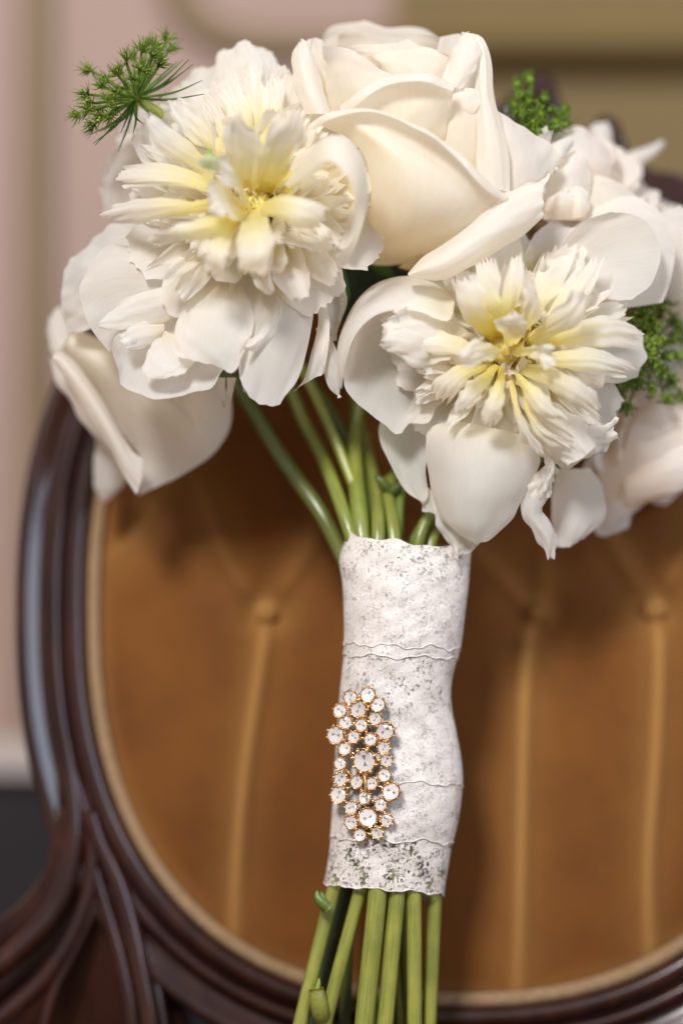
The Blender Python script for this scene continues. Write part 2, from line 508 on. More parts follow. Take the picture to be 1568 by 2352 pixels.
for bx, by in BUTTONS:
    painted_sheen = np.maximum(painted_sheen, 0.55 * np.exp(-((px[..., 0] - bx) ** 2 + (px[..., 1] - by) ** 2) / 70.0 ** 2))
painted_sheen = np.maximum(painted_sheen, 0.3 * sstep(0.93, 1.0, rr)[:, None])
add_mesh('velvet_panel', V.reshape(-1, 3), grid_faces(nr, na, False, True), M_VELVET, chair, True, np.repeat(painted_sheen.reshape(-1, 1), 3, 1))
def dome(c, n, r, hgt, name, mat, parent, sides=20, rings=7):
    n = unit(n); e1 = unit(np.cross(n, [0.3, 0.1, 1])); e2 = np.cross(n, e1)
    vs = []
    for i in range(rings):
        a = i / (rings - 1) * math.pi / 2
        for k in range(sides):
            t = 2 * math.pi * k / sides
            vs.append(c + r * math.cos(a) * (math.cos(t) * e1 + math.sin(t) * e2) + n * hgt * math.sin(a))
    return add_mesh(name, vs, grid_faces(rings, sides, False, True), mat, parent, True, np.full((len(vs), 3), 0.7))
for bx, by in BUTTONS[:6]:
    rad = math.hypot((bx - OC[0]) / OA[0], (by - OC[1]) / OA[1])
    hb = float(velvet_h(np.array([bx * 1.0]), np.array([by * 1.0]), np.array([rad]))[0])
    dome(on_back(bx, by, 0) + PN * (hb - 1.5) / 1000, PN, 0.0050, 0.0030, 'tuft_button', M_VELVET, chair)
# plank behind the velvet, seat, side stile and arm
def bead(name, pts, r, h=3.0, parent=chair, n=60, flat=1.0):
    p = [on_back(x, y, h) for x, y in pts]
    rr_ = r if isinstance(r, (list, tuple)) else [r, r]
    return tube(name, p, [q / 1000 for q in rr_], M_WOOD, parent, 14, n=n)
bead('arm_moulding', [(122, 1480), (138, 1620), (160, 1760), (171, 1870), (166, 1965), (142, 2058), (100, 2125), (20, 2200), (-120, 2300), (-300, 2420)], [1.6, 2.6, 4.2, 5.0, 4.6, 4], 5.0)
bead('arm_moulding', [(196, 1700), (205, 1850), (212, 1960), (200, 2060), (160, 2160), (90, 2260), (-40, 2370), (-250, 2500)], [2, 3.2, 4.2, 4.2, 4.0], 3.5)
bead('stile_moulding', [(208, 1860), (228, 1930), (256, 1990), (282, 2055), (306, 2145), (326, 2245), (346, 2360), (360, 2560)], [2.6, 3.8, 4.2, 4.0, 4.0], 6.0)
bead('stile_moulding', [(218, 1990), (235, 2058), (265, 2158), (290, 2258), (306, 2360), (318, 2560)], [2.0, 2.8, 3.0, 3.0], 4.0)
bead('stile_moulding', [(332, 2160), (350, 2230), (370, 2330), (384, 2430), (392, 2560)], [2.0, 2.6, 2.8, 2.8], 1.0)
bead('stile_moulding', [(222, 2060), (208, 2105), (186, 2152), (160, 2205), (120, 2290), (90, 2400)], [1.8, 2.8, 2.6, 2.2], 3.0)
def slab(name, outline, h0, h1, mat, parent, bev=2.5, fall=(0.0, 0.0)):
    o = np.array(outline, float)
    c = o.mean(0)
    n = len(o)
    rings = [(1.0, h0), (1.0, h1 - bev), (0.985, h1 - bev * 0.3), (0.965, h1)]
    vs = []
    for k, h in rings:
        for q in o:
            w = c + (q - c) * k
            hh = h + ((w[1] - c[1]) * fall[1] + (w[0] - c[0]) * fall[0] if h > h0 else 0)
            vs.append(on_back(w[0], w[1], 0) + PN * hh / 1000)
    f = grid_faces(len(rings), n, False, True)
    f.append(tuple(range(n - 1, -1, -1)))
    f.append(tuple((len(rings) - 1) * n + k for k in range(n)))
    return add_mesh(name, vs, f, mat, parent, False)
slab('side_stile', [tuple(q) for q in spline([(140, 1850), (126, 1900), (106, 1985), (40, 2070), (-120, 2180), (-330, 2330), (-330, 2600), (420, 2620), (440, 2400), (360, 2220), (280, 2060), (225, 1940), (180, 1860), (140, 1850)], 90)[:-1]], -50, -18.0, M_WOOD, chair, bev=6, fall=(0.02, -0.05))
slab('bottom_rail', [(420, 2420), (800, 2465), (1100, 2475), (1500, 2440), (1900, 2330), (1960, 2640), (1900, 2700), (300, 2700), (330, 2500)], -24, -1.0, M_WOOD, chair)
# carved crest
cre = spline([(640, 420), (760, 330), (900, 260), (960, 300), (1040, 220), (1120, 250), (1190, 205), (1228, 170), (1262, 172), (1282, 215), (1290, 280), (1345, 310), (1385, 268), (1422, 282), (1440, 340), (1500, 395), (1560, 405), (1620, 440), (1640, 520), (1400, 520), (1000, 480), (700, 520), (640, 420)], 120)[:-1]
slab('carved_crest', [tuple(q) for q in cre], -20, 4.0, M_WOOD, chair, 5)
bead('crest_scroll', [(1150, 330), (1180, 250), (1240, 215), (1275, 260), (1250, 320), (1210, 300)], [3, 4.5, 4.5, 3, 2], 7.0)
bead('crest_scroll', [(1290, 400), (1340, 360), (1400, 320), (1425, 360), (1400, 400), (1375, 380)], [3, 4.5, 4.5, 3, 2], 7.0)
# seat: cushion and rail, below the picture
SEAT = Z0 - 0.2515
def cushion(name, x0, x1, y0, y1, z0, z1, mat, parent, b=0.02):
    n = 14
    u = np.linspace(-1, 1, n)
    vs = []; faces = []
    U, W = np.meshgrid(u, u, indexing='ij')
    top = np.stack([(x0 + x1) / 2 + (x1 - x0) / 2 * U, (y0 + y1) / 2 + (y1 - y0) / 2 * W, z1 - b * np.maximum(abs(U), abs(W)) ** 8], -1)
    vs = list(top.reshape(-1, 3)); faces = grid_faces(n, n)
    ring = [(i, 0) for i in range(n)] + [(n - 1, j) for j in range(1, n)] + [(i, n - 1) for i in range(n - 2, -1, -1)] + [(0, j) for j in range(n - 2, 0, -1)]
    k0 = len(vs)
    for i, j in ring:
        q = top[i, j].copy(); q[2] = z0; vs.append(q)
    m = len(ring)
    for k in range(m):
        a = ring[k]; bb = ring[(k + 1) % m]
        faces.append((a[0] * n + a[1], k0 + k, k0 + (k + 1) % m, bb[0] * n + bb[1]))
    faces.append(tuple(k0 + k for k in range(m)))
    return add_mesh(name, vs, faces, mat, parent)
cushion('seat_cushion', -0.20, 0.32, -0.36, 0.05, SEAT - 0.055, SEAT, M_VELVET, chair)
cushion('seat_rail', -0.215, 0.335, -0.375, 0.06, SEAT - 0.10, SEAT - 0.05, M_WOOD, chair, 0.003)

# ------------------------------------------------------------------ petals
PW = np.array([0.96, 0.952, 0.935]); PY = np.array([0.97, 0.86, 0.17]); PB_ = np.array([0.96, 0.90, 0.875])
RW = np.array([0.96, 0.94, 0.915]); RC = np.array([0.965, 0.918, 0.825]); RD = np.array([0.965, 0.84, 0.60])
GR = np.array([0.32, 0.50, 0.06])
def petal_color(kind, U, V, rs, yel=1.0):
    tint = 1 + rs.uniform(-0.02, 0.02)
    if kind == 'petaloid':
        st = 0.10 * np.sin(U * rs.uniform(12, 30) + rs.uniform(0, 6)) + 0.06 * np.sin(U * 47 + rs.uniform(0, 6))
        t = sstep(0.08, 0.86, V + st * V)[..., None]
        c = PY * (1 - t) * yel + PW * (1 - (1 - t) * yel)
        bl = rs.uniform(0, 0.5) * sstep(0.8, 1.0, V)[..., None]
        c = c * (1 - bl) + PB_ * bl
    elif kind == 'heart':
        t = sstep(0.6, 2.0, V)[..., None]
        c = PY * (1 - t) + PW * t
    elif kind == 'guard':
        t = sstep(0.0, 0.35, V)[..., None]
        c = (PY * 0.15 + PW * 0.85) * (1 - t) + PW * t
        bl = (0.35 * sstep(0.35, 1.0, abs(2 * U - 1)) * (0.5 + 0.5 * np.sin(5 * V + rs.uniform(0, 6))))[..., None]
        c = c * (1 - bl) + PB_ * bl
    elif kind == 'rose':
        t = sstep(0.0, 0.5, V)[..., None]; t2 = sstep(0.55, 1.0, V)[..., None]
        c = RD * (1 - t) + RC * t
        c = c * (1 - t2) + RW * t2
    elif kind == 'cream':
        t = sstep(0.0, 0.9, V)[..., None]
        c = RC * (1 - t) + (RC * 0.4 + RW * 0.6) * t
    elif kind == 'rim':
        c = np.ones(U.shape + (1,)) * (RW * 0.85 + RC * 0.15)
    elif kind == 'blush':
        t = sstep(0.0, 0.8, V)[..., None]
        c = np.array([0.955, 0.87, 0.78]) * (1 - t) + np.array([0.96, 0.935, 0.915]) * t
    elif kind == 'green':
        t = sstep(0.3, 1.0, V)[..., None]
        c = PW * (1 - t) * 0.6 + GR * (t + (1 - t) * 0.4)
    return np.clip(c * tint, 0, 0.965)

SEED = [100]
def put_petal(V3, parent, kind, rs, mat, yel=1.0, name='petal'):
    n, m = V3.shape[:2]
    U, V = np.meshgrid(np.linspace(0, 1, n), np.linspace(0, 1, m), indexing='ij')
    return grid_obj(name, V3, mat, parent, petal_color(kind, U, V, rs, yel))

def patch(parent, c, L, R, T=None, B=None, d0=0, d1=0, bulge=0, kind='guard', mat=None, ruf=0.5, rf=(1.0, 5.0), jag=0.0, roll=None,
          nu=22, nv=24, yel=1.0, sp=0.15, name='petal', dz=0.0, crease=0.4):
    """a petal whose outline is L (base to tip, one side), T (along the tip) and R (base to tip, other side);
    c turns outline numbers to picture x, y; d0, d1 are the depths of base and tip in mm"""
    SEED[0] += 1
    rs = np.random.RandomState(SEED[0])
    def cv(pts, dfun):
        out = []
        n = len(pts)
        for i, q in enumerate(pts):
            x, y = c(q[0], q[1])
            d = q[2] if len(q) > 2 else dfun(i / max(1, n - 1))
            out.append((x, y, d + dz))
        return np.array(out, float)
    lin = lambda t: d0 + (d1 - d0) * t
    l = spline(cv(L, lin), nv); r = spline(cv(R, lin), nv)
    if T is None: t_ = spline([l[-1], r[-1]], nu)
    else:
        t_ = cv(T, lambda t: d1); t_[0] = l[-1]; t_[-1] = r[-1]; t_ = spline(t_, nu)
    if B is None: b_ = spline([l[0], r[0]], nu)
    else:
        b_ = cv(B, lambda t: d0); b_[0] = l[0]; b_[-1] = r[0]; b_ = spline(b_, nu)
    u = np.linspace(0, 1, nu)[:, None, None]; v = np.linspace(0, 1, nv)[None, :, None]
    S = (1 - u) * l[None] + u * r[None] + (1 - v) * b_[:, None] + v * t_[:, None] \
        - ((1 - u) * (1 - v) * l[0] + u * (1 - v) * r[0] + (1 - u) * v * l[-1] + u * v * r[-1])
    U, V = u[..., 0] * np.ones((1, nv)), v[..., 0] * np.ones((nu, 1))
    S[..., 2] += bulge * np.sin(math.pi * U) ** 0.8 * np.sin(math.pi * np.clip(sp + (0.97 - sp) * V, 0, 1)) ** 0.8
    W = PA(S)
    du = np.gradient(W, axis=0); dv = np.gradient(W, axis=1)
    N = unit(np.cross(du, dv))
    edge = np.clip(V ** 2.5 + 0.7 * abs(2 * U - 1) ** 4, 0, 1.2)
    W = W + N * ((ruf * wob(rs, U, V, *rf) * (0.25 + edge)) / 1000)[..., None]
    W = W + N * ((crease * wob(rs, U * 1.0, V * 0.35, 3, 9, 5)) / 1000 * (0.4 + edge))[..., None]
    if jag:
        tj = unit(dv)
        jn = np.zeros(nu)
        for k in range(4):
            jn += np.sin(np.linspace(0, 1, nu) * rs.uniform(8, 42) + rs.uniform(0, 6.28)) / 2.2
        W = W + tj * (jag / 1000 * jn[:, None] * V ** 8)[..., None]
    if roll:
        rr_, deg = roll
        E = W[:, -1]; Td = unit(W[:, -1] - W[:, -3]); Nd = N[:, -1]
        sg = np.sign(-(Nd[:, 1].mean()))
        Nd = unit(Nd * sg)
        wv = 0.35 + 0.65 * np.sin(math.pi * np.clip(np.linspace(0, 1, nu), 0.02, 0.98)) ** 0.7 + 0.08 * np.sin(np.linspace(0, 1, nu) * 9 + rs.uniform(0, 6))
        extra = []
        for a in np.linspace(0, math.radians(deg), 11)[1:]:
            extra.append(E + (rr_ / 1000) * wv[:, None] * (math.sin(a) * Td + (1 - math.cos(a)) * Nd))
        W = np.concatenate([W, np.stack(extra, 1)], 1)
    return put_petal(W, parent, kind, rs, mat or (M_ROSE if kind in ('rose', 'rim', 'cream', 'blush') else M_PEONY), yel, name)

def petaloid(parent, C, fr, phi, th0, th1, L, Wd, r0=2.0, a0=0.0, jag=1.0, cup=0.25, kind='petaloid', ruf=0.6, nu=13, nv=15, twist=0.0, yel=1.0, mat=None, base=0.3, tipw=0.72, pw=1.2):
    """one petal that grows out of C around the flower axis; angles in degrees from the axis, lengths in mm"""
    SEED[0] += 1
    rs = np.random.RandomState(SEED[0])
    e1, e2, n = fr
    rad = math.cos(phi) * e1 + math.sin(phi) * e2
    tan = -math.sin(phi) * e1 + math.cos(phi) * e2
    v = np.linspace(0, 1, nv)
    th = np.radians(th0 + (th1 - th0) * v ** pw)
    dr = np.sin(th); da = np.cos(th)
    rad_p = r0 + np.concatenate([[0], np.cumsum((dr[1:] + dr[:-1]) / 2)]) * L / (nv - 1)
    ax_p = a0 + np.concatenate([[0], np.cumsum((da[1:] + da[:-1]) / 2)]) * L / (nv - 1)
    cl = C + (rad_p[:, None] * rad + ax_p[:, None] * n) / 1000
    m = unit(-np.sin(th)[:, None] * n + np.cos(th)[:, None] * rad)      # outward normal of the petal
    w = Wd * (base + (1 - base) * sstep(0, 0.75, v)) * (1 - (1 - tipw) * sstep(0.8, 1.0, v))
    u = np.linspace(-1, 1, nu)
    U, V = np.meshgrid((u + 1) / 2, v, indexing='ij')
    ang = twist * V
    off_t = u[:, None] * w[None] / 2
    off_m = -cup * (u[:, None] ** 2) * w[None]
    ct, st = np.cos(ang), np.sin(ang)
    W3 = cl[None] + ((off_t * ct - off_m * st)[..., None] * tan + (off_t * st + off_m * ct)[..., None] * m[None]) / 1000
    td = unit(np.gradient(W3, axis=1))
    jn = np.zeros(nu)
    for k in range(4):
        jn += np.sin(np.linspace(0, 1, nu) * rs.uniform(6, 44) + rs.uniform(0, 6.28)) / 1.9
    W3 = W3 + td * ((jag * jn - 1.8 * abs(u) ** 3)[:, None] * V ** 5 / 1000)[..., None]
    Nn = unit(np.cross(np.gradient(W3, axis=0), np.gradient(W3, axis=1)))
    W3 = W3 + Nn * (ruf * wob(rs, U, V * 0.8, 0.8, 3.2, 4) * (0.2 + V ** 1.5) / 1000)[..., None]
    return put_petal(W3, parent, kind, rs, mat or M_PEONY, yel)

def frame_of(n):
    n = unit(n)
    e1 = unit(np.cross([0, 0, 1.0], n)); e2 = np.cross(n, e1)
    return e1, e2, n

def core(parent, c, r, col, name='receptacle', sy=1.0):
    vs = []; rs = np.random.RandomState(3)
    for i in range(9):
        a = math.pi * i / 8
        for k in range(14):
            t = 2 * math.pi * k / 14
            vs.append(c + r / 1000 * np.array([math.sin(a) * math.cos(t), sy * math.sin(a) * math.sin(t), math.cos(a)]))
    return add_mesh(name, vs, grid_faces(9, 14, False, True), M_GREEN, parent, True, np.tile(np.array(col, float), (len(vs), 1)))

c1 = lambda x, y: (98 + .5 * x, 32.7 + .5 * y)
c2 = lambda x, y: (98 + .5 * x, 457.3 + .5 * y)
c3 = lambda x, y: (620.7 + .4583 * x, 32.7 + .4583 * y)
c4 = lambda x, y: (751.3 + .5208 * x, 555.3 + .5208 * y)
c5 = lambda x, y: (1045.3 + .3333 * x, 130.7 + .3333 * y)
c6 = lambda x, y: (326.7 + .3333 * x, 98 + .3333 * y)
c8 = lambda x, y: (882 + .41667 * x, 555.3 + .41667 * y)
cd = lambda x, y: (x, y)

LE = np.array([(1200, 800), (1232, 800), (1262, 790), (1292, 785), (1340, 792), (1400, 795), (1470, 796), (1540, 789), (1600, 783), (1700, 776), (1800, 769), (1880, 764), (1960, 757), (2030, 746), (2100, 742)], float)
RE = np.array([(1200, 1083), (1275, 1075), (1340, 1070), (1400, 1063), (1490, 1051), (1560, 1034), (1620, 1033), (1680, 1044), (1750, 1056), (1815, 1058), (1880, 1050), (1940, 1036), (2000, 1026), (2050, 1018), (2100, 1015)], float)
def esp(E):
    s = spline(E, 300); return lambda y: np.interp(y, s[:, 0], s[:, 1])
lef, rig = esp(LE), esp(RE)
# stems pass through the wrap; each list is the way from the flower to the seat
def stem(parent, up, down, r, col=((0.17, 0.22, 0.04), (0.30, 0.305, 0.07)), r_top=None, name='stem'):
    (x0, y0, z0), (x1, y1, z1) = down
    ye = 2682.0
    k = (ye - y0) / (y1 - y0)
    end = (x0 + (x1 - x0) * k * 0.93, ye, z0 + (z1 - z0) * k)
    ins = []
    xa, ya, za = up[-1]
    for y in (1420, 1640, 1860, 1975):
        f = (y - ya) / (y0 - ya); f = f * f * (3 - 2 * f)
        cx, hw = (lef(y) + rig(y)) / 2, (rig(y) - lef(y)) / 2
        lim = 0.55 if y < 1900 else 0.72
        ins.append(P(cx + np.clip((xa + (x0 - xa) * f - cx) / hw, -lim, lim) * hw, y, 17 + np.clip(za + (z0 - za) * f - 17, -9, 9)))
    pts = [P(*q) for q in up] + ins + [P(x0, y0, z0), P(x1, y1, z1), P(*end)]
    rt = r_top or r * 0.9
    return tube(name, pts, [rt / 1000, rt / 1000, r / 1000, r / 1000, r / 1000, r * 1.02 / 1000], M_STEM, parent, 14, col, 0.018, n=90, seed=len(up))

# ================================================================== left peony
def peony_fill(parent, C, fr, N, L0, L1, W0, W1, t_in, t_out, rs, yel=1.0, skip=None, a_out=-6):
    for i in range(N):
        t = (i + 0.5) / N
        phi = i * 2.39996 + rs.uniform(-0.25, 0.25)
        if skip and skip(phi % (2 * math.pi), t): continue
        L = (L0 + (L1 - L0) * t ** 0.8) * rs.uniform(0.8, 1.12)
        Wd = (W0 + (W1 - W0) * t) * rs.choice([0.45, 0.7, 1.0, 1.35]) * rs.uniform(0.85, 1.15)
        th0 = t_in[0] + (t_out[0] - t_in[0]) * t + rs.uniform(-6, 6)
        th1 = t_in[1] + (t_out[1] - t_in[1]) * t + rs.uniform(-34, 24)
        petaloid(parent, C, fr, phi, th0, th1, L, Wd, r0=1.5 + 4 * t, a0=a_out * t, jag=rs.uniform(0.8, 2.6), cup=rs.uniform(-0.12, 0.36),
                 ruf=rs.uniform(0.6, 2.0), twist=rs.uniform(-1.3, 1.3), yel=yel * rs.uniform(0.7, 1.0), tipw=rs.uniform(0.35, 0.95), kind='heart' if t < 0.22 else 'petaloid')

def heart(parent, C, fr, rs, n=40):
    for i in range(26):                                  # petals that curl back over the heart
        petaloid(parent, C, fr, i * 2.39996 + 1.0, rs.uniform(15, 50), rs.uniform(-70, 30), rs.uniform(18, 30), rs.uniform(5, 11), r0=2 + 0.25 * i, a0=2, jag=2.2, cup=rs.uniform(-0.15, 0.3), ruf=1.8,
                 twist=rs.uniform(-1.4, 1.4), yel=rs.uniform(0.5, 0.9), tipw=0.85, pw=1.5)
    for i in range(n):                                   # small ruffled petals that close the middle
        t = (i + 0.5) / n
        petaloid(parent, C, fr, i * 2.39996, 2 + 30 * t, rs.uniform(-10, 70) * t, rs.uniform(17, 25) - 4 * t, rs.uniform(4.0, 7.0), r0=0.3 + 5.0 * t, a0=8 - 4 * t, jag=1.6, cup=rs.uniform(0, 0.3), ruf=1.0,
                 nu=9, nv=9, twist=rs.uniform(-1.2, 1.2), yel=rs.uniform(0.7, 1.0), tipw=0.8, base=0.5, kind='heart')
rs = np.random.RandomState(11)
lp = thing('peony', 'white peony with ragged yellow-centred petals beside the feathery green umbel, a small green sepal inside', 'peony', tuple(P(580, 700, 15)))
CL = P(582, 478, 8)
FL = frame_of([-0.06, -0.95, 0.22])
core(lp, P(585, 490, 14), 9, (0.9, 0.72, 0.16))
stem(lp, [(600, 560, 22), (640, 800, 42), (690, 950, 44), (740, 1050, 36), (803, 1220, 15)], [(950, 2045, 7), (951, 2352, 5)], 2.9)
peony_fill(lp, CL, FL, 165, 20, 47, 7, 14, (8, 30), (48, 88), rs)
heart(lp, CL, FL, rs)
core(lp, P(585, 476, -12), 7, (0.95, 0.84, 0.32), 'pistil')
# ring of broad petals under the petaloids
for k in range(11):
    petaloid(lp, P(584, 485, 12), FL, k * 0.571 + 0.2, 55, 92, 50 + 4 * math.sin(k * 2.1), 26, r0=4, a0=-6, jag=0.8, cup=0.12, kind='petaloid', ruf=1.4, nu=15, nv=18)
g = lambda *a, **k: patch(lp, *a, **k)
# big outer petals
g(c2, [(620, 200), (480, 130), (350, 110), (230, 165), (150, 255)], [(620, 370), (420, 480), (215, 597), (125, 612)], [(150, 255), (110, 330), (88, 470), (105, 545), (125, 612)], d0=12, d1=20, bulge=-4, ruf=1.6, rf=(1.5, 8))
g(c2, [(700, 250), (500, 225), (330, 205), (235, 290)], [(730, 480), (560, 560), (400, 630), (305, 700)], [(235, 290), (176, 400), (185, 500), (225, 600), (305, 700)], d0=6, d1=3, bulge=-5, ruf=1.0)
g(c2, [(640, 470), (470, 570), (345, 622), (318, 690)], [(840, 480), (880, 640), (828, 800)], [(318, 690), (360, 780), (378, 855), (450, 897), (540, 918), (690, 895), (785, 872), (828, 800)], d0=0, d1=-12, bulge=9, ruf=0.9)
g(c2, [(700, 380), (450, 430), (300, 520)], [(640, 540), (450, 590), (255, 592)], [(300, 520), (268, 560), (255, 592)], d0=0, d1=-6, bulge=-3, ruf=0.8)
g(c2, [(690, 400), (640, 500), (608, 600), (612, 710)], [(930, 400), (965, 520), (960, 610), (915, 735)], [(612, 710), (660, 735), (770, 760), (850, 790), (885, 790), (915, 735)], d0=-2, d1=-17, bulge=-6, ruf=0.9, jag=0.5)
g(c2, [(1000, 400), (960, 560), (905, 700), (900, 790)], [(1180, 320), (1240, 460), (1225, 600), (1190, 760), (1150, 860), (1120, 905)], [(900, 790), (925, 870), (960, 912), (1010, 945), (1070, 945), (1120, 905)], d0=0, d1=-14, bulge=-8, ruf=0.8, jag=0.4)
g(c2, [(1060, 380), (1050, 500), (1000, 600), (925, 690)], [(1130, 380), (1110, 520), (1060, 620), (985, 690), (925, 690)], d0=-4, d1=-20, bulge=-3, ruf=1.0)
g(c2, [(1200, 300), (1270, 560), (1200, 800), (1140, 885)], [(1240, 280), (1290, 430), (1298, 560), (1280, 640)], [(1140, 885), (1250, 820), (1284, 790), (1280, 640)], d0=4, d1=0, bulge=-5, ruf=0.7)
g(c2, [(1230, 240), (1272, 400), (1300, 530), (1340, 650)], [(1290, 240), (1350, 330), (1390, 430), (1391, 500), (1350, 600), (1340, 650)], d0=8, d1=8, bulge=6, ruf=0.5)
g(c2, [(1255, 600), (1280, 780), (1320, 860), (1365, 912)], [(1285, 540), (1330, 650), (1358, 760), (1365, 912)], d0=6, d1=2, bulge=-3, ruf=0.5)
g(c2, [(790, 820), (805, 900), (830, 958)], [(840, 820), (838, 900), (840, 955)], [(830, 958), (840, 955)], d0=8, d1=6, nu=7, nv=10)
g(c2, [(845, 820), (850, 900), (860, 962)], [(890, 820), (872, 900), (866, 960)], [(860, 962), (866, 960)], d0=8, d1=6, nu=7, nv=10)
g(c2, [(900, 780), (915, 840), (922, 885)], [(950, 760), (940, 850), (932, 890)], d0=2, d1=2, nu=7, nv=10)
g(c2, [(560, 560), (420, 560), (375, 620)], [(560, 640), (470, 690), (400, 690)], [(375, 620), (362, 655), (400, 690)], d0=0, d1=-14, bulge=-4, ruf=1.4, nu=12, nv=12)
g(c2, [(560, 600), (500, 680), (460, 770)], [(720, 680), (690, 760), (640, 800)], [(460, 770), (480, 810), (540, 825), (600, 812), (640, 800)], d0=-2, d1=-16, bulge=-5, ruf=1.0)
# hooked petal on the rose's side
g(c1, [(1110, 780, -22), (1200, 670, -32), (1290, 570, -40), (1380, 560, -42), (1465, 650, -40), (1500, 780, -36), (1490, 900, -32), (1440, 1050, -28), (1375, 1152, -26)],
  [(1130, 800, -24), (1230, 745, -36), (1290, 690, -46), (1345, 690, -50), (1410, 760, -50), (1440, 850, -47), (1425, 950, -43), (1405, 1040, -38), (1345, 1125, -30)], bulge=-3, nu=14, nv=40, ruf=0.5, sp=0.0)
g(c1, [(1120, 800, -10), (1300, 620, -18), (1400, 640, -20), (1480, 760, -20), (1480, 900, -18), (1400, 1080, -18)], [(1120, 900, -6), (1250, 880, -2), (1330, 900, -2), (1350, 980, -4), (1340, 1080, -14)], bulge=8, yel=1, kind='petaloid', nu=14, nv=30)
# broad upper petals
g(c1, [(900, 520), (850, 400), (828, 260), (850, 165)], [(1060, 480), (1070, 320), (985, 160)], [(850, 165), (900, 130), (938, 122), (985, 160)], d0=10, d1=18, bulge=-3, ruf=0.8)
g(c1, [(800, 520), (700, 420), (640, 340), (680, 270)], [(930, 420), (880, 300), (840, 190)], [(680, 270), (740, 250), (785, 232), (805, 180), (840, 158), (840, 190)], d0=14, d1=30, bulge=-4, ruf=0.8)
g(c1, [(980, 480), (970, 300), (960, 150)], [(1120, 420), (1110, 300), (1078, 225)], [(960, 150), (1000, 150), (1045, 180), (1078, 225)], d0=14, d1=28, ruf=0.8, kind='guard')
g(c1, [(1000, 500), (1040, 380), (1055, 270)], [(1180, 500), (1180, 400), (1150, 300)], [(1055, 270), (1080, 240), (1120, 240), (1150, 300)], d0=6, d1=14, ruf=0.8, jag=0.8)
g(c1, [(980, 520), (1060, 420), (1075, 310)], [(1200, 520), (1215, 400), (1195, 330)], [(1075, 310), (1120, 280), (1165, 300), (1195, 330)], d0=0, d1=4, ruf=0.9, jag=0.8)
# hand-shaped petaloids
h = lambda *a, **k: patch(lp, *a, kind='petaloid', nu=k.pop('nu', 20), nv=k.pop('nv', 20), jag=1.3 * k.pop('jag', 1.3), ruf=1.3 * k.pop('ruf', 1.0), crease=0.16, bulge=0.7 * k.pop('bulge', 0), **k)
h(c1, [(800, 690), (720, 630), (640, 560), (570, 500), (500, 455)], [(780, 760), (690, 715), (590, 670), (500, 600), (465, 510)], [(500, 455), (478, 480), (465, 510)], d0=-14, d1=-22, bulge=-3, yel=0.5)
h(c1, [(860, 660), (800, 560), (730, 470), (640, 378)], [(830, 700), (760, 630), (690, 580), (600, 480), (575, 430)], [(640, 378), (600, 395), (575, 430)], d0=-12, d1=-14, bulge=-3, yel=0.5)
h(c1, [(870, 640), (845, 520), (800, 420), (770, 365)], [(850, 680), (800, 560), (755, 450), (728, 390)], [(770, 365), (745, 375), (728, 390)], d0=-12, d1=-10, bulge=-2, yel=0.5)
h(c1, [(900, 640), (860, 500), (830, 400), (808, 335)], [(980, 640), (965, 500), (930, 380), (890, 270)], [(808, 335), (835, 365), (850, 320), (880, 280), (890, 270)], d0=-14, d1=-8, bulge=-4, yel=0.6)
h(c1, [(930, 650), (930, 480), (925, 350), (930, 250)], [(1030, 640), (1040, 480), (1010, 340), (975, 240)], [(930, 250), (950, 228), (975, 240)], d0=-10, d1=-2, bulge=-3, yel=0.6)
h(c1, [(990, 660), (1000, 500), (1010, 380), (1030, 310)], [(1090, 640), (1110, 480), (1105, 370), (1080, 300)], [(1030, 310), (1055, 290), (1080, 300)], d0=-12, d1=-4, bulge=-3, yel=0.6)
h(c1, [(965, 820, -16), (1005, 650, -34), (1040, 520, -42), (1080, 452, -42)], [(1070, 820, -16), (1155, 650, -34), (1200, 540, -42), (1192, 458, -42)], [(1080, 452, -42), (1130, 462, -44), (1192, 458, -42)], bulge=5, yel=0.85)
h(c1, [(905, 840, -18), (850, 660, -34), (838, 560, -40), (862, 475, -42)], [(975, 830, -18), (1005, 680, -34), (990, 580, -40), (935, 490, -42)], [(862, 475, -42), (900, 468, -42), (935, 490, -42)], bulge=4, yel=0.7)
h(c1, [(930, 880, -18), (850, 800, -38), (760, 760, -44), (755, 860, -48)], [(940, 920, -18), (900, 950, -36), (850, 930, -44), (800, 920, -47)], [(755, 860, -48), (775, 900, -49), (800, 920, -47)], bulge=4, yel=0.6)
h(c1, [(950, 860, -20), (880, 720, -40), (830, 640, -46), (820, 690, -48)], [(960, 900, -20), (900, 830, -42), (840, 790, -48), (815, 760, -48)], [(820, 690, -48), (812, 730, -49), (815, 760, -48)], bulge=3, yel=0.5)
h(c1, [(900, 910, -14), (800, 930, -34), (680, 960, -40), (540, 1000, -38)], [(910, 960, -14), (830, 1000, -34), (680, 1030, -38), (500, 1060, -32)], [(540, 1000, -38), (500, 1020, -36), (500, 1060, -32)], bulge=-5, yel=0.8)
h(c1, [(930, 900, -16), (900, 1000, -38), (885, 1100, -46), (900, 1180, -44)], [(990, 890, -16), (1040, 960, -38), (1070, 1050, -46), (1050, 1140, -44)], [(900, 1180, -44), (980, 1190, -45), (1050, 1140, -44)], bulge=-7, yel=0.7)
h(c1, [(1000, 870, -16), (1080, 830, -34), (1180, 830, -42), (1290, 890, -38)], [(1000, 910, -16), (1080, 940, -34), (1160, 990, -40), (1250, 1000, -34)], [(1290, 890, -38), (1290, 950, -38), (1250, 1000, -34)], bulge=-5, yel=0.7)
h(c1, [(860, 940, -12), (790, 990, -28), (755, 1080, -38), (750, 1170, -36)], [(900, 950, -12), (880, 1020, -30), (850, 1100, -40), (840, 1180, -36)], [(750, 1170, -36), (800, 1200, -37), (840, 1180, -36)], bulge=-5, yel=0.8)
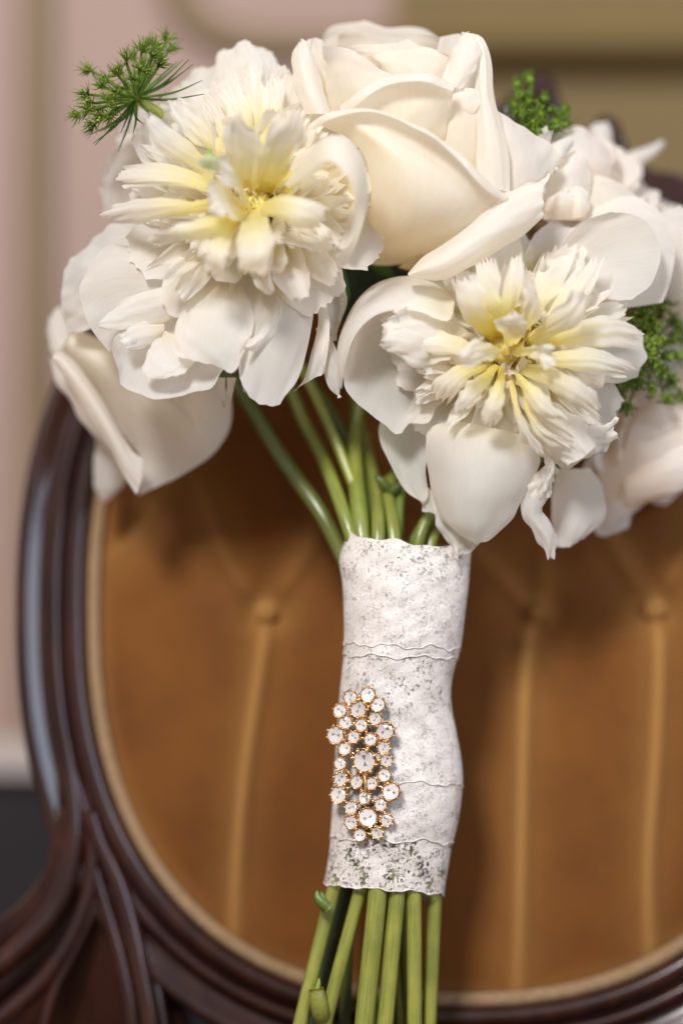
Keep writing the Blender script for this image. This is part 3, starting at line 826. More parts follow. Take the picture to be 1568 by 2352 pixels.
h(c1, [(840, 800, -14), (700, 730, -20), (520, 690, -16), (370, 690, -8)], [(840, 840, -14), (700, 800, -24), (540, 780, -20), (400, 790, -10)], [(370, 690, -8), (340, 760, -8), (400, 790, -10)], bulge=-4, yel=0.7, jag=2)
h(c1, [(840, 850, -14), (680, 850, -26), (520, 840, -22), (330, 880, -8)], [(840, 890, -14), (700, 920, -26), (540, 940, -20), (330, 960, -6)], [(330, 880, -8), (295, 920, -7), (330, 960, -6)], bulge=-4, yel=0.7, jag=2)
patch(lp, c1, [(712, 700), (728, 655), (765, 622)], [(808, 722), (800, 665), (765, 622)], d0=-34, d1=-40, bulge=-4, kind='green', nu=9, nv=10, name='sepal', mat=M_GREEN)
# soft blush petals at the peony's back, left side
g(c1, [(560, 640), (450, 560), (360, 560), (300, 700)], [(560, 900), (420, 930), (300, 930), (262, 850)], [(300, 700), (262, 770), (262, 850)], d0=20, d1=34, bulge=-4, kind='blush')
g(c1, [(600, 520), (520, 430), (430, 440), (365, 520)], [(600, 640), (500, 620), (420, 620), (345, 600)], [(365, 520), (345, 560), (345, 600)], d0=22, d1=36, bulge=-3, kind='blush')
g(c1, [(760, 460), (640, 370), (560, 360), (520, 390)], [(720, 560), (620, 500), (560, 470), (530, 440)], [(520, 390), (510, 415), (530, 440)], d0=16, d1=30, bulge=-3, kind='guard')

# ================================================================== right peony
rs = np.random.RandomState(23)
rp = thing('peony', 'white peony with ragged yellow-centred petals and long smooth lower petals, above the lace wrap', 'peony', tuple(P(1150, 1000, 25)))
CR = P(1166, 800, 16)
FR = frame_of([0.04, -0.97, 0.10])
core(rp, P(1166, 805, 22), 9, (0.9, 0.72, 0.16))
stem(rp, [(1160, 850, 34), (1120, 1010, 32), (1010, 1150, 24), (962, 1240, 18)], [(828, 2039, 9), (757, 2309, 8)], 2.7)
peony_fill(rp, CR, FR, 172, 17, 46, 6, 13, (8, 30), (50, 90), rs)
heart(rp, CR, FR, rs)
core(rp, P(1165, 797, -1), 7, (0.95, 0.84, 0.32), 'pistil')
for k in range(11):
    petaloid(rp, P(1166, 800, 18), FR, k * 0.571 + 0.5, 60, 94, 47 + 4 * math.sin(k * 2.1), 24, r0=4, a0=-5, jag=0.8, cup=0.1, kind='petaloid', ruf=1.4, nu=15, nv=18)
g = lambda *a, **k: patch(rp, *a, **k)
g(c4, [(570, 320), (400, 270), (260, 290), (130, 390), (58, 560)], [(560, 640), (510, 710), (440, 790)], [(58, 560), (75, 650), (130, 720), (230, 788), (285, 838), (320, 842), (365, 800), (440, 790)], d0=12, d1=-2, bulge=10, ruf=0.9)
g(c4, [(545, 235, 6), (450, 178, 6), (350, 150, 6), (240, 172, 6), (150, 235, 6), (80, 330, 5), (45, 450, 4), (48, 640, 2)],
  [(560, 270, -12), (540, 345, -16), (480, 338, -18), (410, 310, -18), (320, 300, -18), (220, 322, -17), (130, 400, -14), (75, 520, -8), (60, 645, 0)], bulge=-6, nu=14, nv=36, ruf=0.7, sp=0.1)
g(c4, [(520, 300), (400, 320), (290, 330), (245, 410)], [(560, 520), (460, 540), (380, 545), (250, 480)], [(245, 410), (240, 445), (250, 480)], d0=-2, d1=-20, bulge=-6, ruf=1.4, rf=(1.5, 7), jag=1.0)
g(c4, [(340, 760), (235, 790), (232, 890), (275, 990), (340, 1090), (418, 1157)], [(480, 780), (445, 880), (442, 1000), (450, 1110), (418, 1157)], d0=12, d1=8, bulge=4, ruf=0.6)
g(c4, [(470, 1120), (485, 1240), (530, 1330), (575, 1402)], [(720, 1230), (660, 1335), (575, 1402)], d0=10, d1=4, bulge=-3, ruf=1.2)
g(c4, [(440, 1080), (420, 1150), (418, 1190)], [(520, 1150), (500, 1180), (470, 1192)], [(418, 1190), (440, 1195), (470, 1192)], d0=12, d1=10, nu=8, nv=8)
g(c4, [(540, 780), (445, 830), (437, 960), (455, 1120), (490, 1210), (560, 1275)], [(900, 860), (940, 960), (895, 1080), (840, 1180), (790, 1255), (730, 1305)], [(560, 1275), (640, 1325), (690, 1318), (730, 1305)], d0=4, d1=0, bulge=-15, ruf=0.7, nu=30, nv=32)
g(c4, [(880, 1060), (850, 1190), (890, 1270), (940, 1340), (975, 1395)], [(985, 960), (1000, 1080), (975, 1140), (950, 1190), (1005, 1290), (990, 1395)], d0=4, d1=6, bulge=-4, ruf=0.9, rf=(1, 6), jag=0.6)
g(c4, [(900, 860), (960, 960), (930, 1040), (880, 1120)], [(960, 900), (1010, 990), (1000, 1050), (985, 1130)], [(880, 1120), (930, 1130), (985, 1130)], d0=0, d1=2, bulge=-4, ruf=1.4, rf=(2, 8))
g(c4, [(960, 720), (1100, 800), (1200, 790), (1290, 778)], [(880, 880), (1010, 985), (1090, 985), (1200, 940), (1292, 875)], [(1290, 778), (1265, 825), (1292, 875)], d0=2, d1=-3, bulge=-5, ruf=1.8, rf=(2, 8))
g(c4, [(960, 700), (1080, 760), (1140, 820), (1180, 900)], [(880, 800), (960, 900), (1020, 960), (1060, 985)], [(1180, 900), (1130, 950), (1060, 985)], d0=0, d1=-8, bulge=-4, ruf=1.4)
g(cd, [(1230, 660), (1280, 570), (1335, 510), (1400, 486)], [(1260, 710), (1330, 670), (1400, 690), (1450, 690)], [(1400, 486), (1470, 500), (1508, 545), (1516, 600), (1492, 655), (1450, 690)], d0=6, d1=2, bulge=6, ruf=0.6)
g(cd, [(1240, 620), (1340, 500), (1440, 450), (1510, 480)], [(1280, 730), (1380, 715), (1450, 706), (1520, 695)], [(1510, 480), (1548, 560), (1540, 640), (1520, 695)], d0=16, d1=14, bulge=-2, ruf=0.6, kind='blush')
g(cd, [(1080, 760), (1020, 700), (960, 690), (905, 712)], [(1060, 830), (1000, 850), (940, 840), (892, 800)], [(905, 712), (882, 755), (892, 800)], d0=0, d1=-18, bulge=-5, ruf=1.8, rf=(1.5, 7), jag=1.0)
# hand-shaped petaloids
h = lambda *a, **k: patch(rp, *a, kind='petaloid', nu=k.pop('nu', 20), nv=k.pop('nv', 20), jag=1.3 * k.pop('jag', 1.3), ruf=1.3 * k.pop('ruf', 1.0), crease=0.16, bulge=0.7 * k.pop('bulge', 0), **k)
h(c8, [(600, 560, -2), (470, 440, -16), (400, 330, -22), (370, 210, -22)], [(640, 540, -2), (600, 430, -18), (570, 300, -24), (500, 170, -24)], [(370, 210, -22), (430, 215, -23), (500, 170, -24)], bulge=-3, yel=1.0)
h(c8, [(620, 540, -4), (560, 380, -20), (530, 240, -22), (500, 120, -18)], [(650, 530, -4), (640, 380, -22), (640, 260, -24), (620, 120, -20)], [(500, 120, -18), (560, 90, -18), (620, 120, -20)], bulge=-3)
h(c8, [(640, 540, -4), (640, 380, -22), (650, 220, -24), (690, 90, -20)], [(670, 540, -4), (720, 380, -22), (760, 240, -24), (770, 110, -22)], [(690, 90, -20), (735, 70, -20), (770, 110, -22)], bulge=-3)
h(c8, [(680, 560, -6), (740, 420, -24), (770, 300, -30), (760, 220, -30)], [(700, 560, -6), (820, 440, -26), (850, 330, -32), (830, 250, -31)], [(760, 220, -30), (800, 200, -31), (830, 250, -31)], bulge=3)
h(c8, [(690, 590, -8), (620, 480, -24), (600, 440, -30), (650, 410, -33)], [(730, 580, -8), (770, 520, -26), (790, 460, -32), (740, 410, -34)], [(650, 410, -33), (700, 395, -35), (740, 410, -34)], bulge=-4, yel=0.7)
h(c8, [(670, 590, -8), (560, 560, -24), (480, 540, -32), (420, 600, -34)], [(670, 620, -8), (590, 650, -24), (500, 690, -32), (440, 690, -34)], [(420, 600, -34), (405, 650, -35), (440, 690, -34)], bulge=-4, yel=0.5, ruf=1.6)
h(c8, [(690, 590, -8), (780, 580, -24), (860, 560, -32), (915, 565, -34)], [(690, 630, -8), (780, 640, -24), (860, 660, -32), (880, 710, -33)], [(915, 565, -34), (925, 640, -35), (880, 710, -33)], bulge=4, yel=0.7, ruf=1.6)
h(c8, [(740, 560, -4), (900, 420, -22), (1000, 330, -30), (1000, 290, -32)], [(780, 580, -4), (980, 500, -22), (1100, 420, -30), (1150, 290, -32)], [(1000, 290, -32), (1080, 270, -34), (1150, 290, -32)], bulge=-4, yel=0.7, ruf=1.5)
h(c8, [(780, 590, 0), (1000, 480, -12), (1200, 400, -14), (1340, 440, -10)], [(780, 620, 0), (1000, 570, -12), (1200, 570, -14), (1385, 590, -10)], [(1340, 440, -10), (1410, 495, -10), (1385, 590, -10)], bulge=-4, yel=0.9, jag=1.6)
h(c8, [(800, 610, 0), (960, 590, -16), (1180, 590, -20), (1380, 690, -14)], [(800, 660, 0), (960, 700, -16), (1120, 710, -20), (1310, 745, -14)], [(1380, 690, -14), (1340, 720, -14), (1310, 745, -14)], bulge=-5, yel=0.6, jag=1.6)
h(c8, [(760, 660, -2), (900, 680, -20), (1060, 760, -24), (1190, 900, -20)], [(740, 700, -2), (850, 780, -20), (1000, 880, -24), (1130, 960, -20)], [(1190, 900, -20), (1180, 940, -20), (1130, 960, -20)], bulge=-5, yel=0.6)
h(c8, [(720, 690, -2), (800, 760, -18), (900, 850, -22), (990, 960, -20)], [(700, 720, -2), (760, 840, -18), (840, 960, -22), (940, 970, -21)], [(990, 960, -20), (970, 980, -20), (940, 970, -21)], bulge=-6, yel=0.7)
h(c8, [(690, 700, 0), (720, 820, -14), (770, 960, -18), (870, 1150, -12)], [(670, 720, 0), (690, 860, -14), (740, 1020, -18), (800, 1130, -12)], [(870, 1150, -12), (845, 1160, -12), (800, 1130, -12)], bulge=-4, yel=0.7)
h(c8, [(760, 700, 0), (800, 900, -10), (890, 1020, -14), (1050, 1100, -10)], [(730, 720, 0), (770, 920, -10), (850, 1050, -14), (990, 1135, -10)], [(1050, 1100, -10), (1030, 1130, -10), (990, 1135, -10)], bulge=-4, yel=0.8)
h(c8, [(640, 680, -2), (590, 790, -18), (540, 880, -22), (520, 980, -20)], [(670, 700, -2), (670, 820, -18), (670, 920, -22), (650, 1000, -20)], [(520, 980, -20), (580, 1000, -21), (650, 1000, -20)], bulge=-6, yel=0.8)
h(c8, [(600, 670, -2), (500, 740, -16), (420, 800, -20), (380, 900, -18)], [(640, 690, -2), (560, 820, -16), (480, 900, -20), (440, 950, -18)], [(380, 900, -18), (400, 935, -18), (440, 950, -18)], bulge=-5, yel=0.8)
h(c8, [(570, 650, 0), (430, 690, -14), (310, 730, -14), (240, 820, -10)], [(600, 680, 0), (480, 760, -14), (400, 830, -14), (360, 880, -10)], [(240, 820, -10), (290, 860, -10), (360, 880, -10)], bulge=-5, yel=0.8)
h(c8, [(580, 600, 0), (460, 540, -12), (280, 480, -10), (120, 460, -4)], [(590, 640, 0), (470, 640, -14), (330, 650, -14), (240, 670, -8)], [(120, 460, -4), (130, 600, -6), (240, 670, -8)], bulge=-5, yel=0.5, ruf=1.5)
h(c8, [(780, 540, 4), (900, 380, -4), (1000, 240, -4), (1080, 130, 0)], [(820, 560, 4), (1000, 420, -6), (1130, 300, -8), (1210, 100, -2)], [(1080, 130, 0), (1140, 90, -1), (1210, 100, -2)], bulge=-4, yel=0.5, jag=1.6)
h(c8, [(700, 520, 4), (780, 340, -4), (860, 180, 0), (900, 60, 6)], [(740, 540, 4), (880, 360, -6), (980, 220, -2), (1060, 40, 4)], [(900, 60, 6), (980, 30, 6), (1060, 40, 4)], bulge=-4, yel=0.6)

# ================================================================== centre rose
rs = np.random.RandomState(31)
ro = thing('rose', 'large open cream rose with rolled petal edges, topmost between the two ragged peonies', 'rose', tuple(P(950, 620, 30)))
core(ro, P(900, 330, 28), 22, (0.80, 0.68, 0.45), sy=0.8)
stem(ro, [(900, 450, 34), (880, 620, 46), (830, 900, 46), (815, 1050, 36), (830, 1225, 14)], [(868, 2039, 5), (836, 2352, 3)], 3.7, r_top=2.6)
q = lambda *a, **k: patch(ro, *a, **{**dict(kind='rose', ruf=0.7, crease=0.28), **k})
# outer and back petals
q(c3, [(270, 320), (255, 200), (258, 115)], [(890, 340), (905, 220), (845, 120)], [(258, 115), (290, 70), (350, 50), (440, 40), (475, 33), (535, 55), (590, 70), (690, 62), (775, 75), (845, 120)], d0=40, d1=34, bulge=-2, kind='cream', ruf=0.6)
q(c3, [(330, 300), (330, 180), (345, 92)], [(850, 320), (880, 220), (850, 130)], [(345, 92), (420, 88), (500, 105), (590, 138), (650, 140), (700, 112), (790, 98), (850, 130)], d0=30, d1=18, bulge=-4, kind='cream', ruf=0.5)
q(c3, [(400, 300), (400, 220), (385, 160)], [(880, 330), (900, 270), (895, 205)], [(385, 160), (480, 148), (560, 150), (640, 140), (690, 120), (740, 150), (800, 168), (895, 205)], d0=16, d1=6, bulge=-8, kind='cream')
q(c3, [(310, 560), (285, 380), (268, 240), (260, 158)], [(660, 560), (700, 450), (722, 352)], [(260, 158), (330, 162), (400, 175), (470, 225), (560, 282), (722, 352)], d0=6, d1=-4, bulge=-9, kind='cream')
q(c3, [(560, 480), (620, 400), (560, 270), (470, 215)], [(900, 480), (900, 380), (890, 215)], [(470, 215), (600, 190), (760, 180), (890, 215)], d0=8, d1=4, bulge=-8, kind='cream')
# left rolled petal
q(c3, [(180, 500), (130, 370), (103, 260), (100, 195), (150, 138)], [(310, 500), (272, 390), (247, 300), (217, 212), (187, 146), (150, 138)], d0=-4, d1=6, bulge=-8, kind='rim', ruf=0.6)
q(c3, [(240, 480), (180, 300), (175, 180), (185, 128)], [(330, 420), (290, 300), (275, 200), (265, 130)], [(185, 128), (225, 118), (265, 130)], d0=10, d1=12, bulge=2, kind='rose')
# right rolled petals
q(c3, [(1036, 860), (1030, 700), (1036, 500), (1026, 340), (1040, 210), (1000, 130), (960, 88)], [(1200, 890), (1192, 700), (1152, 540), (1117, 400), (1110, 280), (1085, 170), (1050, 108), (960, 88)], d0=-6, d1=6, bulge=-5, kind='rim', nv=34, ruf=0.7)
q(c3, [(845, 360), (880, 270), (905, 190), (930, 125), (985, 88)], [(970, 370), (1032, 265), (1050, 205), (1045, 150), (985, 88)], d0=-6, d1=0, bulge=-3, kind='rim', ruf=0.7)
q(c3, [(900, 700), (950, 500), (960, 380)], [(1060, 820), (1060, 600), (1060, 380)], d0=2, d1=4, bulge=4, kind='rose')
# middle rolled petal
q(c3, [(560, 800), (470, 620), (360, 475)], [(830, 800), (870, 620), (915, 370)], [(360, 475), (500, 415), (640, 372), (780, 356), (915, 370)], d0=4, d1=-12, bulge=-7, roll=(4.2, 185), kind='rose')
q(c3, [(800, 780), (830, 600), (850, 430)], [(1070, 900), (1070, 700), (1050, 440)], [(850, 430), (950, 420), (1050, 440)], d0=2, d1=-3, bulge=-5, kind='rose', ruf=0.4)
q(c3, [(700, 900), (760, 500), (850, 115)], [(1185, 900), (1135, 500), (1085, 165)], [(850, 115), (960, 100), (1085, 165)], d0=12, d1=14, bulge=2, kind='rose', ruf=0.4)
q(c3, [(905, 430), (920, 395), (970, 368)], [(940, 498), (1010, 500), (1054, 445)], [(970, 368), (1030, 378), (1054, 445)], d0=-4, d1=-5, bulge=-1.2, kind='rim', nu=14, nv=14, ruf=0.3, crease=0.1)
# front petal with the long diagonal roll
q(c3, [(430, 1215, 26), (480, 1060, 0), (500, 850, -10), (450, 680, -12), (235, 555, -10)], [(720, 1248, 26), (880, 1160, 4), (1010, 1060, -8), (1165, 912, -14)], [(235, 555, -10), (330, 520, -14), (440, 530, -17), (560, 590, -18), (700, 675, -18), (850, 765, -18), (1000, 850, -17), (1165, 912, -14)],
  [(430, 1215, 26), (520, 1256, 26), (620, 1258, 26), (720, 1248, 26)], bulge=-13, roll=(5.0, 190), nu=40, nv=34, kind='rose')
# low right folded petal and the outer one
q(c3, [(690, 1300), (760, 1215), (850, 1155), (960, 1068), (1080, 978), (1170, 915), (1260, 880), (1362, 850)], [(690, 1315), (790, 1338), (880, 1336), (980, 1292), (1100, 1212), (1230, 1132), (1312, 1062), (1366, 1020)], d0=-10, d1=-12, bulge=-13, kind='rim', nv=40, sp=0.25)
q(c3, [(640, 1270), (760, 1180), (900, 1080), (1150, 900)], [(760, 1300), (900, 1290), (1100, 1180), (1300, 1040)], d0=14, d1=2, bulge=6, kind='rose')
q(c3, [(1130, 900), (1130, 700), (1090, 470)], [(1260, 900), (1365, 850), (1442, 760)], [(1090, 470), (1150, 498), (1230, 540), (1320, 595), (1395, 640), (1432, 700), (1442, 760)], d0=2, d1=5, bulge=-4, kind='rim', ruf=0.9)
q(c3, [(1150, 900), (1260, 860), (1350, 830), (1440, 760)], [(1190, 960), (1280, 960), (1360, 930), (1366, 850)], d0=-6, d1=0, bulge=-4, kind='rim', ruf=0.8)
# underside petals and leaves in the gap below the rose
for k in range(7):
    petaloid(ro, P(930, 420, 40), frame_of([0.0, -0.55, 0.83]), 2 * math.pi * k / 7, 60, 20, 48, 44, r0=5, a0=-18, jag=0.3, cup=0.16, kind='cream', ruf=0.4, nu=13, nv=14, mat=M_ROSE, base=0.5, tipw=0.8)
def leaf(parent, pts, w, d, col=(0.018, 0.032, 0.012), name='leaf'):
    pp = np.array([P(x, y, d + i * 2) for i, (x, y) in enumerate(pts)])
    p = spline(pp, 14)
    T = unit(np.gradient(p, axis=0)); N = unit(np.cross(T, [0.2, -0.9, 0.3]))
    v = np.linspace(0, 1, 14)
    ww = w / 1000 * np.sin(math.pi * np.clip(v, 0.03, 0.99)) ** 0.8
    u = np.linspace(-1, 1, 7)
    V = p[None] + u[:, None, None] * ww[None, :, None] * N[None] + np.array([0, 0.15, 0]) * (abs(u)[:, None] * ww[None])[..., None]
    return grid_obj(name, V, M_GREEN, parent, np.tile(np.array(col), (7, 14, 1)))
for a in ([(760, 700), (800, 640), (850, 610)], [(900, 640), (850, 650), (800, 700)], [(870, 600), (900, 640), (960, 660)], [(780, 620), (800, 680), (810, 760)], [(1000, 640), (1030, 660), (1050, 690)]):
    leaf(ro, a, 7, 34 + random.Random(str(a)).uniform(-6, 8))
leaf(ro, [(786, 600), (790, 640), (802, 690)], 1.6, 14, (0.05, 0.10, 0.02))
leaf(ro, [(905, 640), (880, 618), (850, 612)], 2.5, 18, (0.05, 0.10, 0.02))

# ================================================================== low left rose
rl = thing('rose', 'folded cream rose hanging low behind the peony with the green sepal', 'rose', tuple(P(450, 880, 60)))
core(rl, P(400, 880, 58), 16, (0.80, 0.70, 0.5), sy=0.7)
stem(rl, [(450, 870, 50), (520, 860, 48), (565, 917, 46), (648, 1052, 38), (735, 1176, 27), (782, 1268, 24), (835, 1380, 20)], [(998, 2050, 15), (985, 2352, 12)], 2.8, ((0.06, 0.085, 0.02), (0.29, 0.30, 0.065)), r_top=3.2)  # dark top colour: shade under the bloom painted in, with dark sepals
q = lambda *a, **k: patch(rl, *a, **{**dict(kind='cream', ruf=0.5, crease=0.15, dz=8), **k})
q(c2, [(150, 600), (330, 660), (600, 760), (860, 880)], [(90, 700), (240, 860), (340, 1030), (450, 1195), (440, 1362)], [(860, 880), (870, 980), (840, 1090), (760, 1190), (660, 1260), (560, 1310), (440, 1362)], d0=30, d1=34, bulge=-16, nu=30, nv=30)
q(c2, [(48, 712), (85, 700), (160, 765), (260, 900), (335, 1040), (405, 1150), (462, 1195)], [(44, 738), (120, 850), (220, 1010), (300, 1130), (360, 1250), (432, 1358)], [(462, 1195), (458, 1280), (432, 1358)], d0=22, d1=20, bulge=-8, kind='rim', nv=34)
q(c2, [(150, 780), (130, 640), (85, 492)], [(120, 800), (60, 740), (22, 660), (30, 560)], [(85, 492), (50, 520), (30, 560)], d0=34, d1=44, bulge=-4, kind='rim')
q(c2, [(300, 760), (200, 680), (150, 608)], [(200, 820), (120, 740), (60, 715)], [(150, 608), (100, 660), (60, 715)], d0=34, d1=30, bulge=4)
q(c2, [(28, 720), (60, 830), (130, 930), (190, 1030), (240, 1085)], [(110, 820), (220, 990), (290, 1110), (330, 1170)], [(240, 1085), (280, 1130), (330, 1170)], d0=36, d1=36, bulge=-3, kind='rim')
q(c2, [(250, 1080), (238, 1200), (235, 1310), (262, 1378)], [(320, 1140), (380, 1240), (370, 1310), (310, 1385)], [(262, 1378), (285, 1390), (310, 1385)], d0=50, d1=56, bulge=-4, kind='rim')
q(c2, [(330, 720), (350, 790), (370, 820)], [(420, 800), (420, 850), (390, 870)], d0=30, d1=28)
for k in range(6):
    petaloid(rl, P(420, 850, 62), frame_of([-0.5, -0.5, -0.65]), 2 * math.pi * k / 6, 40, 25, 42, 40, r0=4, a0=-6, jag=0.3, cup=0.15, kind='cream', ruf=0.4, nu=11, nv=12, mat=M_ROSE, base=0.5, tipw=0.8)

# ================================================================== flowers at the back
def back_flower(label, name, cat, C, n, R, kind, stemspec, origin, seed, N=22, mat=None):
    o = thing(name, label, cat, tuple(origin))
    rs = np.random.RandomState(seed)
    fr = frame_of(n)
    core(o, C + fr[2] * 0.004, R * 0.35, (0.78, 0.68, 0.5))
    for i in range(N):
        t = (i + 0.5) / N
        petaloid(o, C, fr, i * 2.39996, 5 + 70 * t + rs.uniform(-8, 8), 5 + 75 * t + rs.uniform(-20, 10), R * (0.75 + 0.35 * t) * rs.uniform(0.9, 1.1), R * (0.6 + 0.65 * t) * rs.uniform(0.85, 1.15),
                 r0=1 + 4 * t, a0=-5 * t, jag=0.4, cup=rs.uniform(0.05, 0.16), kind=kind, ruf=0.8, nu=11, nv=12, base=0.35, tipw=0.75, mat=mat)
    if stemspec: stem(o, *stemspec)
    return o
# right upper one, with hand-shaped front petals
ur = back_flower('blush-white rose half hidden behind the large open cream rose, beside the round green seed heads', 'rose', 'rose', P(1330, 460, 52), [0.25, -0.55, 0.75], 28, 'blush',
                 ([(1310, 560, 52), (1150, 850, 48), (950, 1080, 34), (900, 1140, 26), (903, 1235, 18)], (912, 2047, 5), (884, 2352, 4)) and
                 ([(1310, 560, 52), (1150, 850, 48), (950, 1060, 44), (890, 1120, 34), (903, 1235, 18)], [(912, 2047, 6), (884, 2352, 4)], 3.2), P(1320, 560, 55), 5, mat=M_ROSE)
q = lambda *a, **k: patch(ur, *a, **{**dict(kind='blush', ruf=0.6, crease=0.15), **k})
q(c5, [(600, 1120), (600, 900), (720, 740)], [(910, 1120), (928, 950), (936, 800)], [(720, 740), (800, 660), (850, 645), (910, 700), (936, 800)], d0=16, d1=20, bulge=-4)
q(c5, [(700, 850), (650, 700), (640, 580), (760, 500)], [(1000, 900), (1080, 780), (1086, 700), (1060, 640)], [(760, 500), (870, 488), (980, 570), (1060, 640)], d0=30, d1=36, bulge=-8)
q(c5, [(900, 1120), (920, 960), (940, 835), (1040, 828)], [(1250, 1200), (1340, 1180), (1372, 1090)], [(1040, 828), (1150, 890), (1262, 962), (1320, 938), (1350, 1010), (1372, 1090)], d0=18, d1=26, bulge=-5, kind='cream')
q(c5, [(600, 600), (558, 530), (628, 470)], [(650, 600), (660, 560), (676, 508)], [(628, 470), (640, 505), (676, 508)], d0=14, d1=12, nu=8, nv=8, kind='guard')
q(c5, [(700, 720), (655, 610), (770, 560)], [(730, 710), (780, 660), (812, 600)], [(770, 560), (805, 568), (812, 600)], d0=14, d1=16, bulge=-3, nu=8, nv=10, kind='guard')
q(c5, [(640, 1120), (620, 1000), (760, 900)], [(900, 1130), (880, 1010), (800, 930)], d0=14, d1=10, bulge=-3, kind='blush')
q(c5, [(800, 1120), (770, 1000), (780, 920)], [(900, 1100), (930, 1000), (920, 930)], [(780, 920), (850, 890), (920, 930)], d0=12, d1=12, bulge=-3, kind='guard')
# far right one: long pointed petals
ud = back_flower('pale blush bloom with pointed petals furthest back, in front of the carved wood crest', 'flower', 'flower', P(1500, 560, 76), [0.45, -0.35, 0.82], 22, 'blush',
                 ([(1480, 640, 74), (1250, 950, 62), (1050, 1150, 40), (990, 1245, 22)], [(905, 2055, 26), (925, 2352, 26)], 2.4), P(1490, 660, 90), 6, 22, mat=M_ROSE)
q = lambda *a, **k: patch(ud, *a, **{**dict(kind='blush', ruf=0.5, crease=0.15), **k})
q(c5, [(1000, 800), (930, 600), (925, 500), (990, 455)], [(1080, 800), (1050, 660), (1080, 580), (1072, 500)], [(990, 455), (1040, 455), (1072, 500)], d0=68, d1=66, bulge=-6)
q(c5, [(1040, 850), (1060, 750), (1110, 672), (1250, 640), (1400, 578)], [(1100, 900), (1150, 850), (1250, 775), (1370, 690), (1440, 605)], [(1400, 578), (1430, 580), (1440, 605)], d0=68, d1=72, bulge=-6)
q(c5, [(1340, 1180), (1380, 1100), (1440, 1050)], [(1400, 1190), (1440, 1130), (1482, 1072)], [(1440, 1050), (1470, 1050), (1482, 1072)], d0=50, d1=44, bulge=-3, nu=8, nv=10)
q(c5, [(1400, 1300), (1440, 1150), (1570, 1080)], [(1440, 1560), (1560, 1480), (1680, 1300)], [(1570, 1080), (1650, 1120), (1680, 1300)], d0=46, d1=44, bulge=-4)
q(cd, [(1500, 680), (1550, 590), (1620, 560)], [(1540, 760), (1590, 730), (1660, 660)], [(1620, 560), (1660, 600), (1660, 660)], d0=60, d1=56, bulge=-4, kind='cream')
q(cd, [(1470, 560), (1500, 500), (1560, 470)], [(1500, 700), (1560, 690), (1640, 640)], [(1560, 470), (1620, 520), (1640, 640)], d0=34, d1=28, bulge=-4)
q(cd, [(1500, 640), (1560, 600), (1640, 610)], [(1510, 780), (1570, 800), (1650, 760)], [(1640, 610), (1670, 680), (1650, 760)], d0=56, d1=48, bulge=-5, kind='cream')
# lower right one
vd = back_flower('soft white rose hanging low behind the smooth petals and the curly green umbel', 'rose', 'rose', P(1480, 980, 60), [0.45, -0.72, -0.35], 28, 'blush',
                 ([(1400, 980, 60), (1200, 1120, 52), (1040, 1180, 36), (984, 1245, 24)], [(790, 2054, 24), (745, 2250, 24)], 2.6, ((0.06, 0.10, 0.02), (0.05, 0.085, 0.025))), P(1440, 960, 80), 8, mat=M_ROSE)
q = lambda *a, **k: patch(vd, *a, **{**dict(kind='blush', ruf=0.6, crease=0.2), **k})
q(c4, [(1010, 1000), (985, 1150), (990, 1260), (1000, 1345)], [(1160, 1000), (1212, 1100), (1218, 1220), (1130, 1312)], [(1000, 1345), (1060, 1345), (1130, 1312)], d0=24, d1=20, bulge=-5, kind='guard')
q(c4, [(1150, 950), (1200, 1100), (1180, 1240), (1185, 1290)], [(1500, 1000), (1420, 1130), (1345, 1210), (1325, 1262)], [(1185, 1290), (1225, 1300), (1265, 1290), (1325, 1262)], d0=50, d1=48, bulge=-6)
q(c4, [(1180, 1020), (1240, 930), (1300, 820), (1380, 760)], [(1250, 1180), (1400, 1150), (1600, 1080), (1720, 1000)], [(1380, 760), (1500, 740), (1640, 760), (1720, 1000)], d0=48, d1=42, bulge=-6)
q(c4, [(1300, 1020), (1420, 960), (1560, 900)], [(1330, 1170), (1480, 1120), (1700, 1060)], [(1560, 900), (1660, 960), (1700, 1060)], d0=42, d1=38, bulge=-4)
q(c4, [(1340, 780), (1420, 700), (1540, 640)], [(1420, 930), (1560, 880), (1680, 800)], [(1540, 640), (1640, 700), (1680, 800)], d0=52, d1=46, bulge=-4)
q(cd, [(1440, 900), (1490, 800), (1560, 740)], [(1500, 980), (1570, 940), (1660, 860)], [(1560, 740), (1640, 770), (1660, 860)], d0=58, d1=52, bulge=-5)
q(cd, [(1400, 960), (1470, 900), (1540, 880)], [(1420, 1080), (1500, 1060), (1620, 1020)], [(1540, 880), (1600, 930), (1620, 1020)], d0=50, d1=40, bulge=-5)
# upper left one, behind the left peony, and one that fills the back
back_flower('white rose mostly hidden behind the sepalled peony, next to the feathery umbel', 'rose', 'rose', P(470, 340, 50), [-0.45, -0.4, 0.7], 30, 'guard',
            ([(500, 420, 52), (640, 760, 50), (770, 960, 50), (830, 1100, 36), (845, 1225, 18)], [(800, 2050, 26), (792, 2352, 26)], 2.4, ((0.10, 0.14, 0.03), (0.04, 0.065, 0.02))), P(480, 420, 52), 9, 30, mat=M_PEONY)
back_flower('white rose at the back, only its petal tips showing above the ragged peonies', 'rose', 'rose', P(800, 230, 62), [-0.05, -0.1, 1.0], 26, 'guard',
            ([(800, 300, 64), (800, 700, 56), (818, 940, 52), (858, 1100, 34), (868, 1230, 11)], [(770, 2028, 13), (689, 2352, 6)], 2.75, ((0.12, 0.15, 0.03), (0.30, 0.305, 0.07))), P(800, 330, 64), 10, 26, mat=M_PEONY)

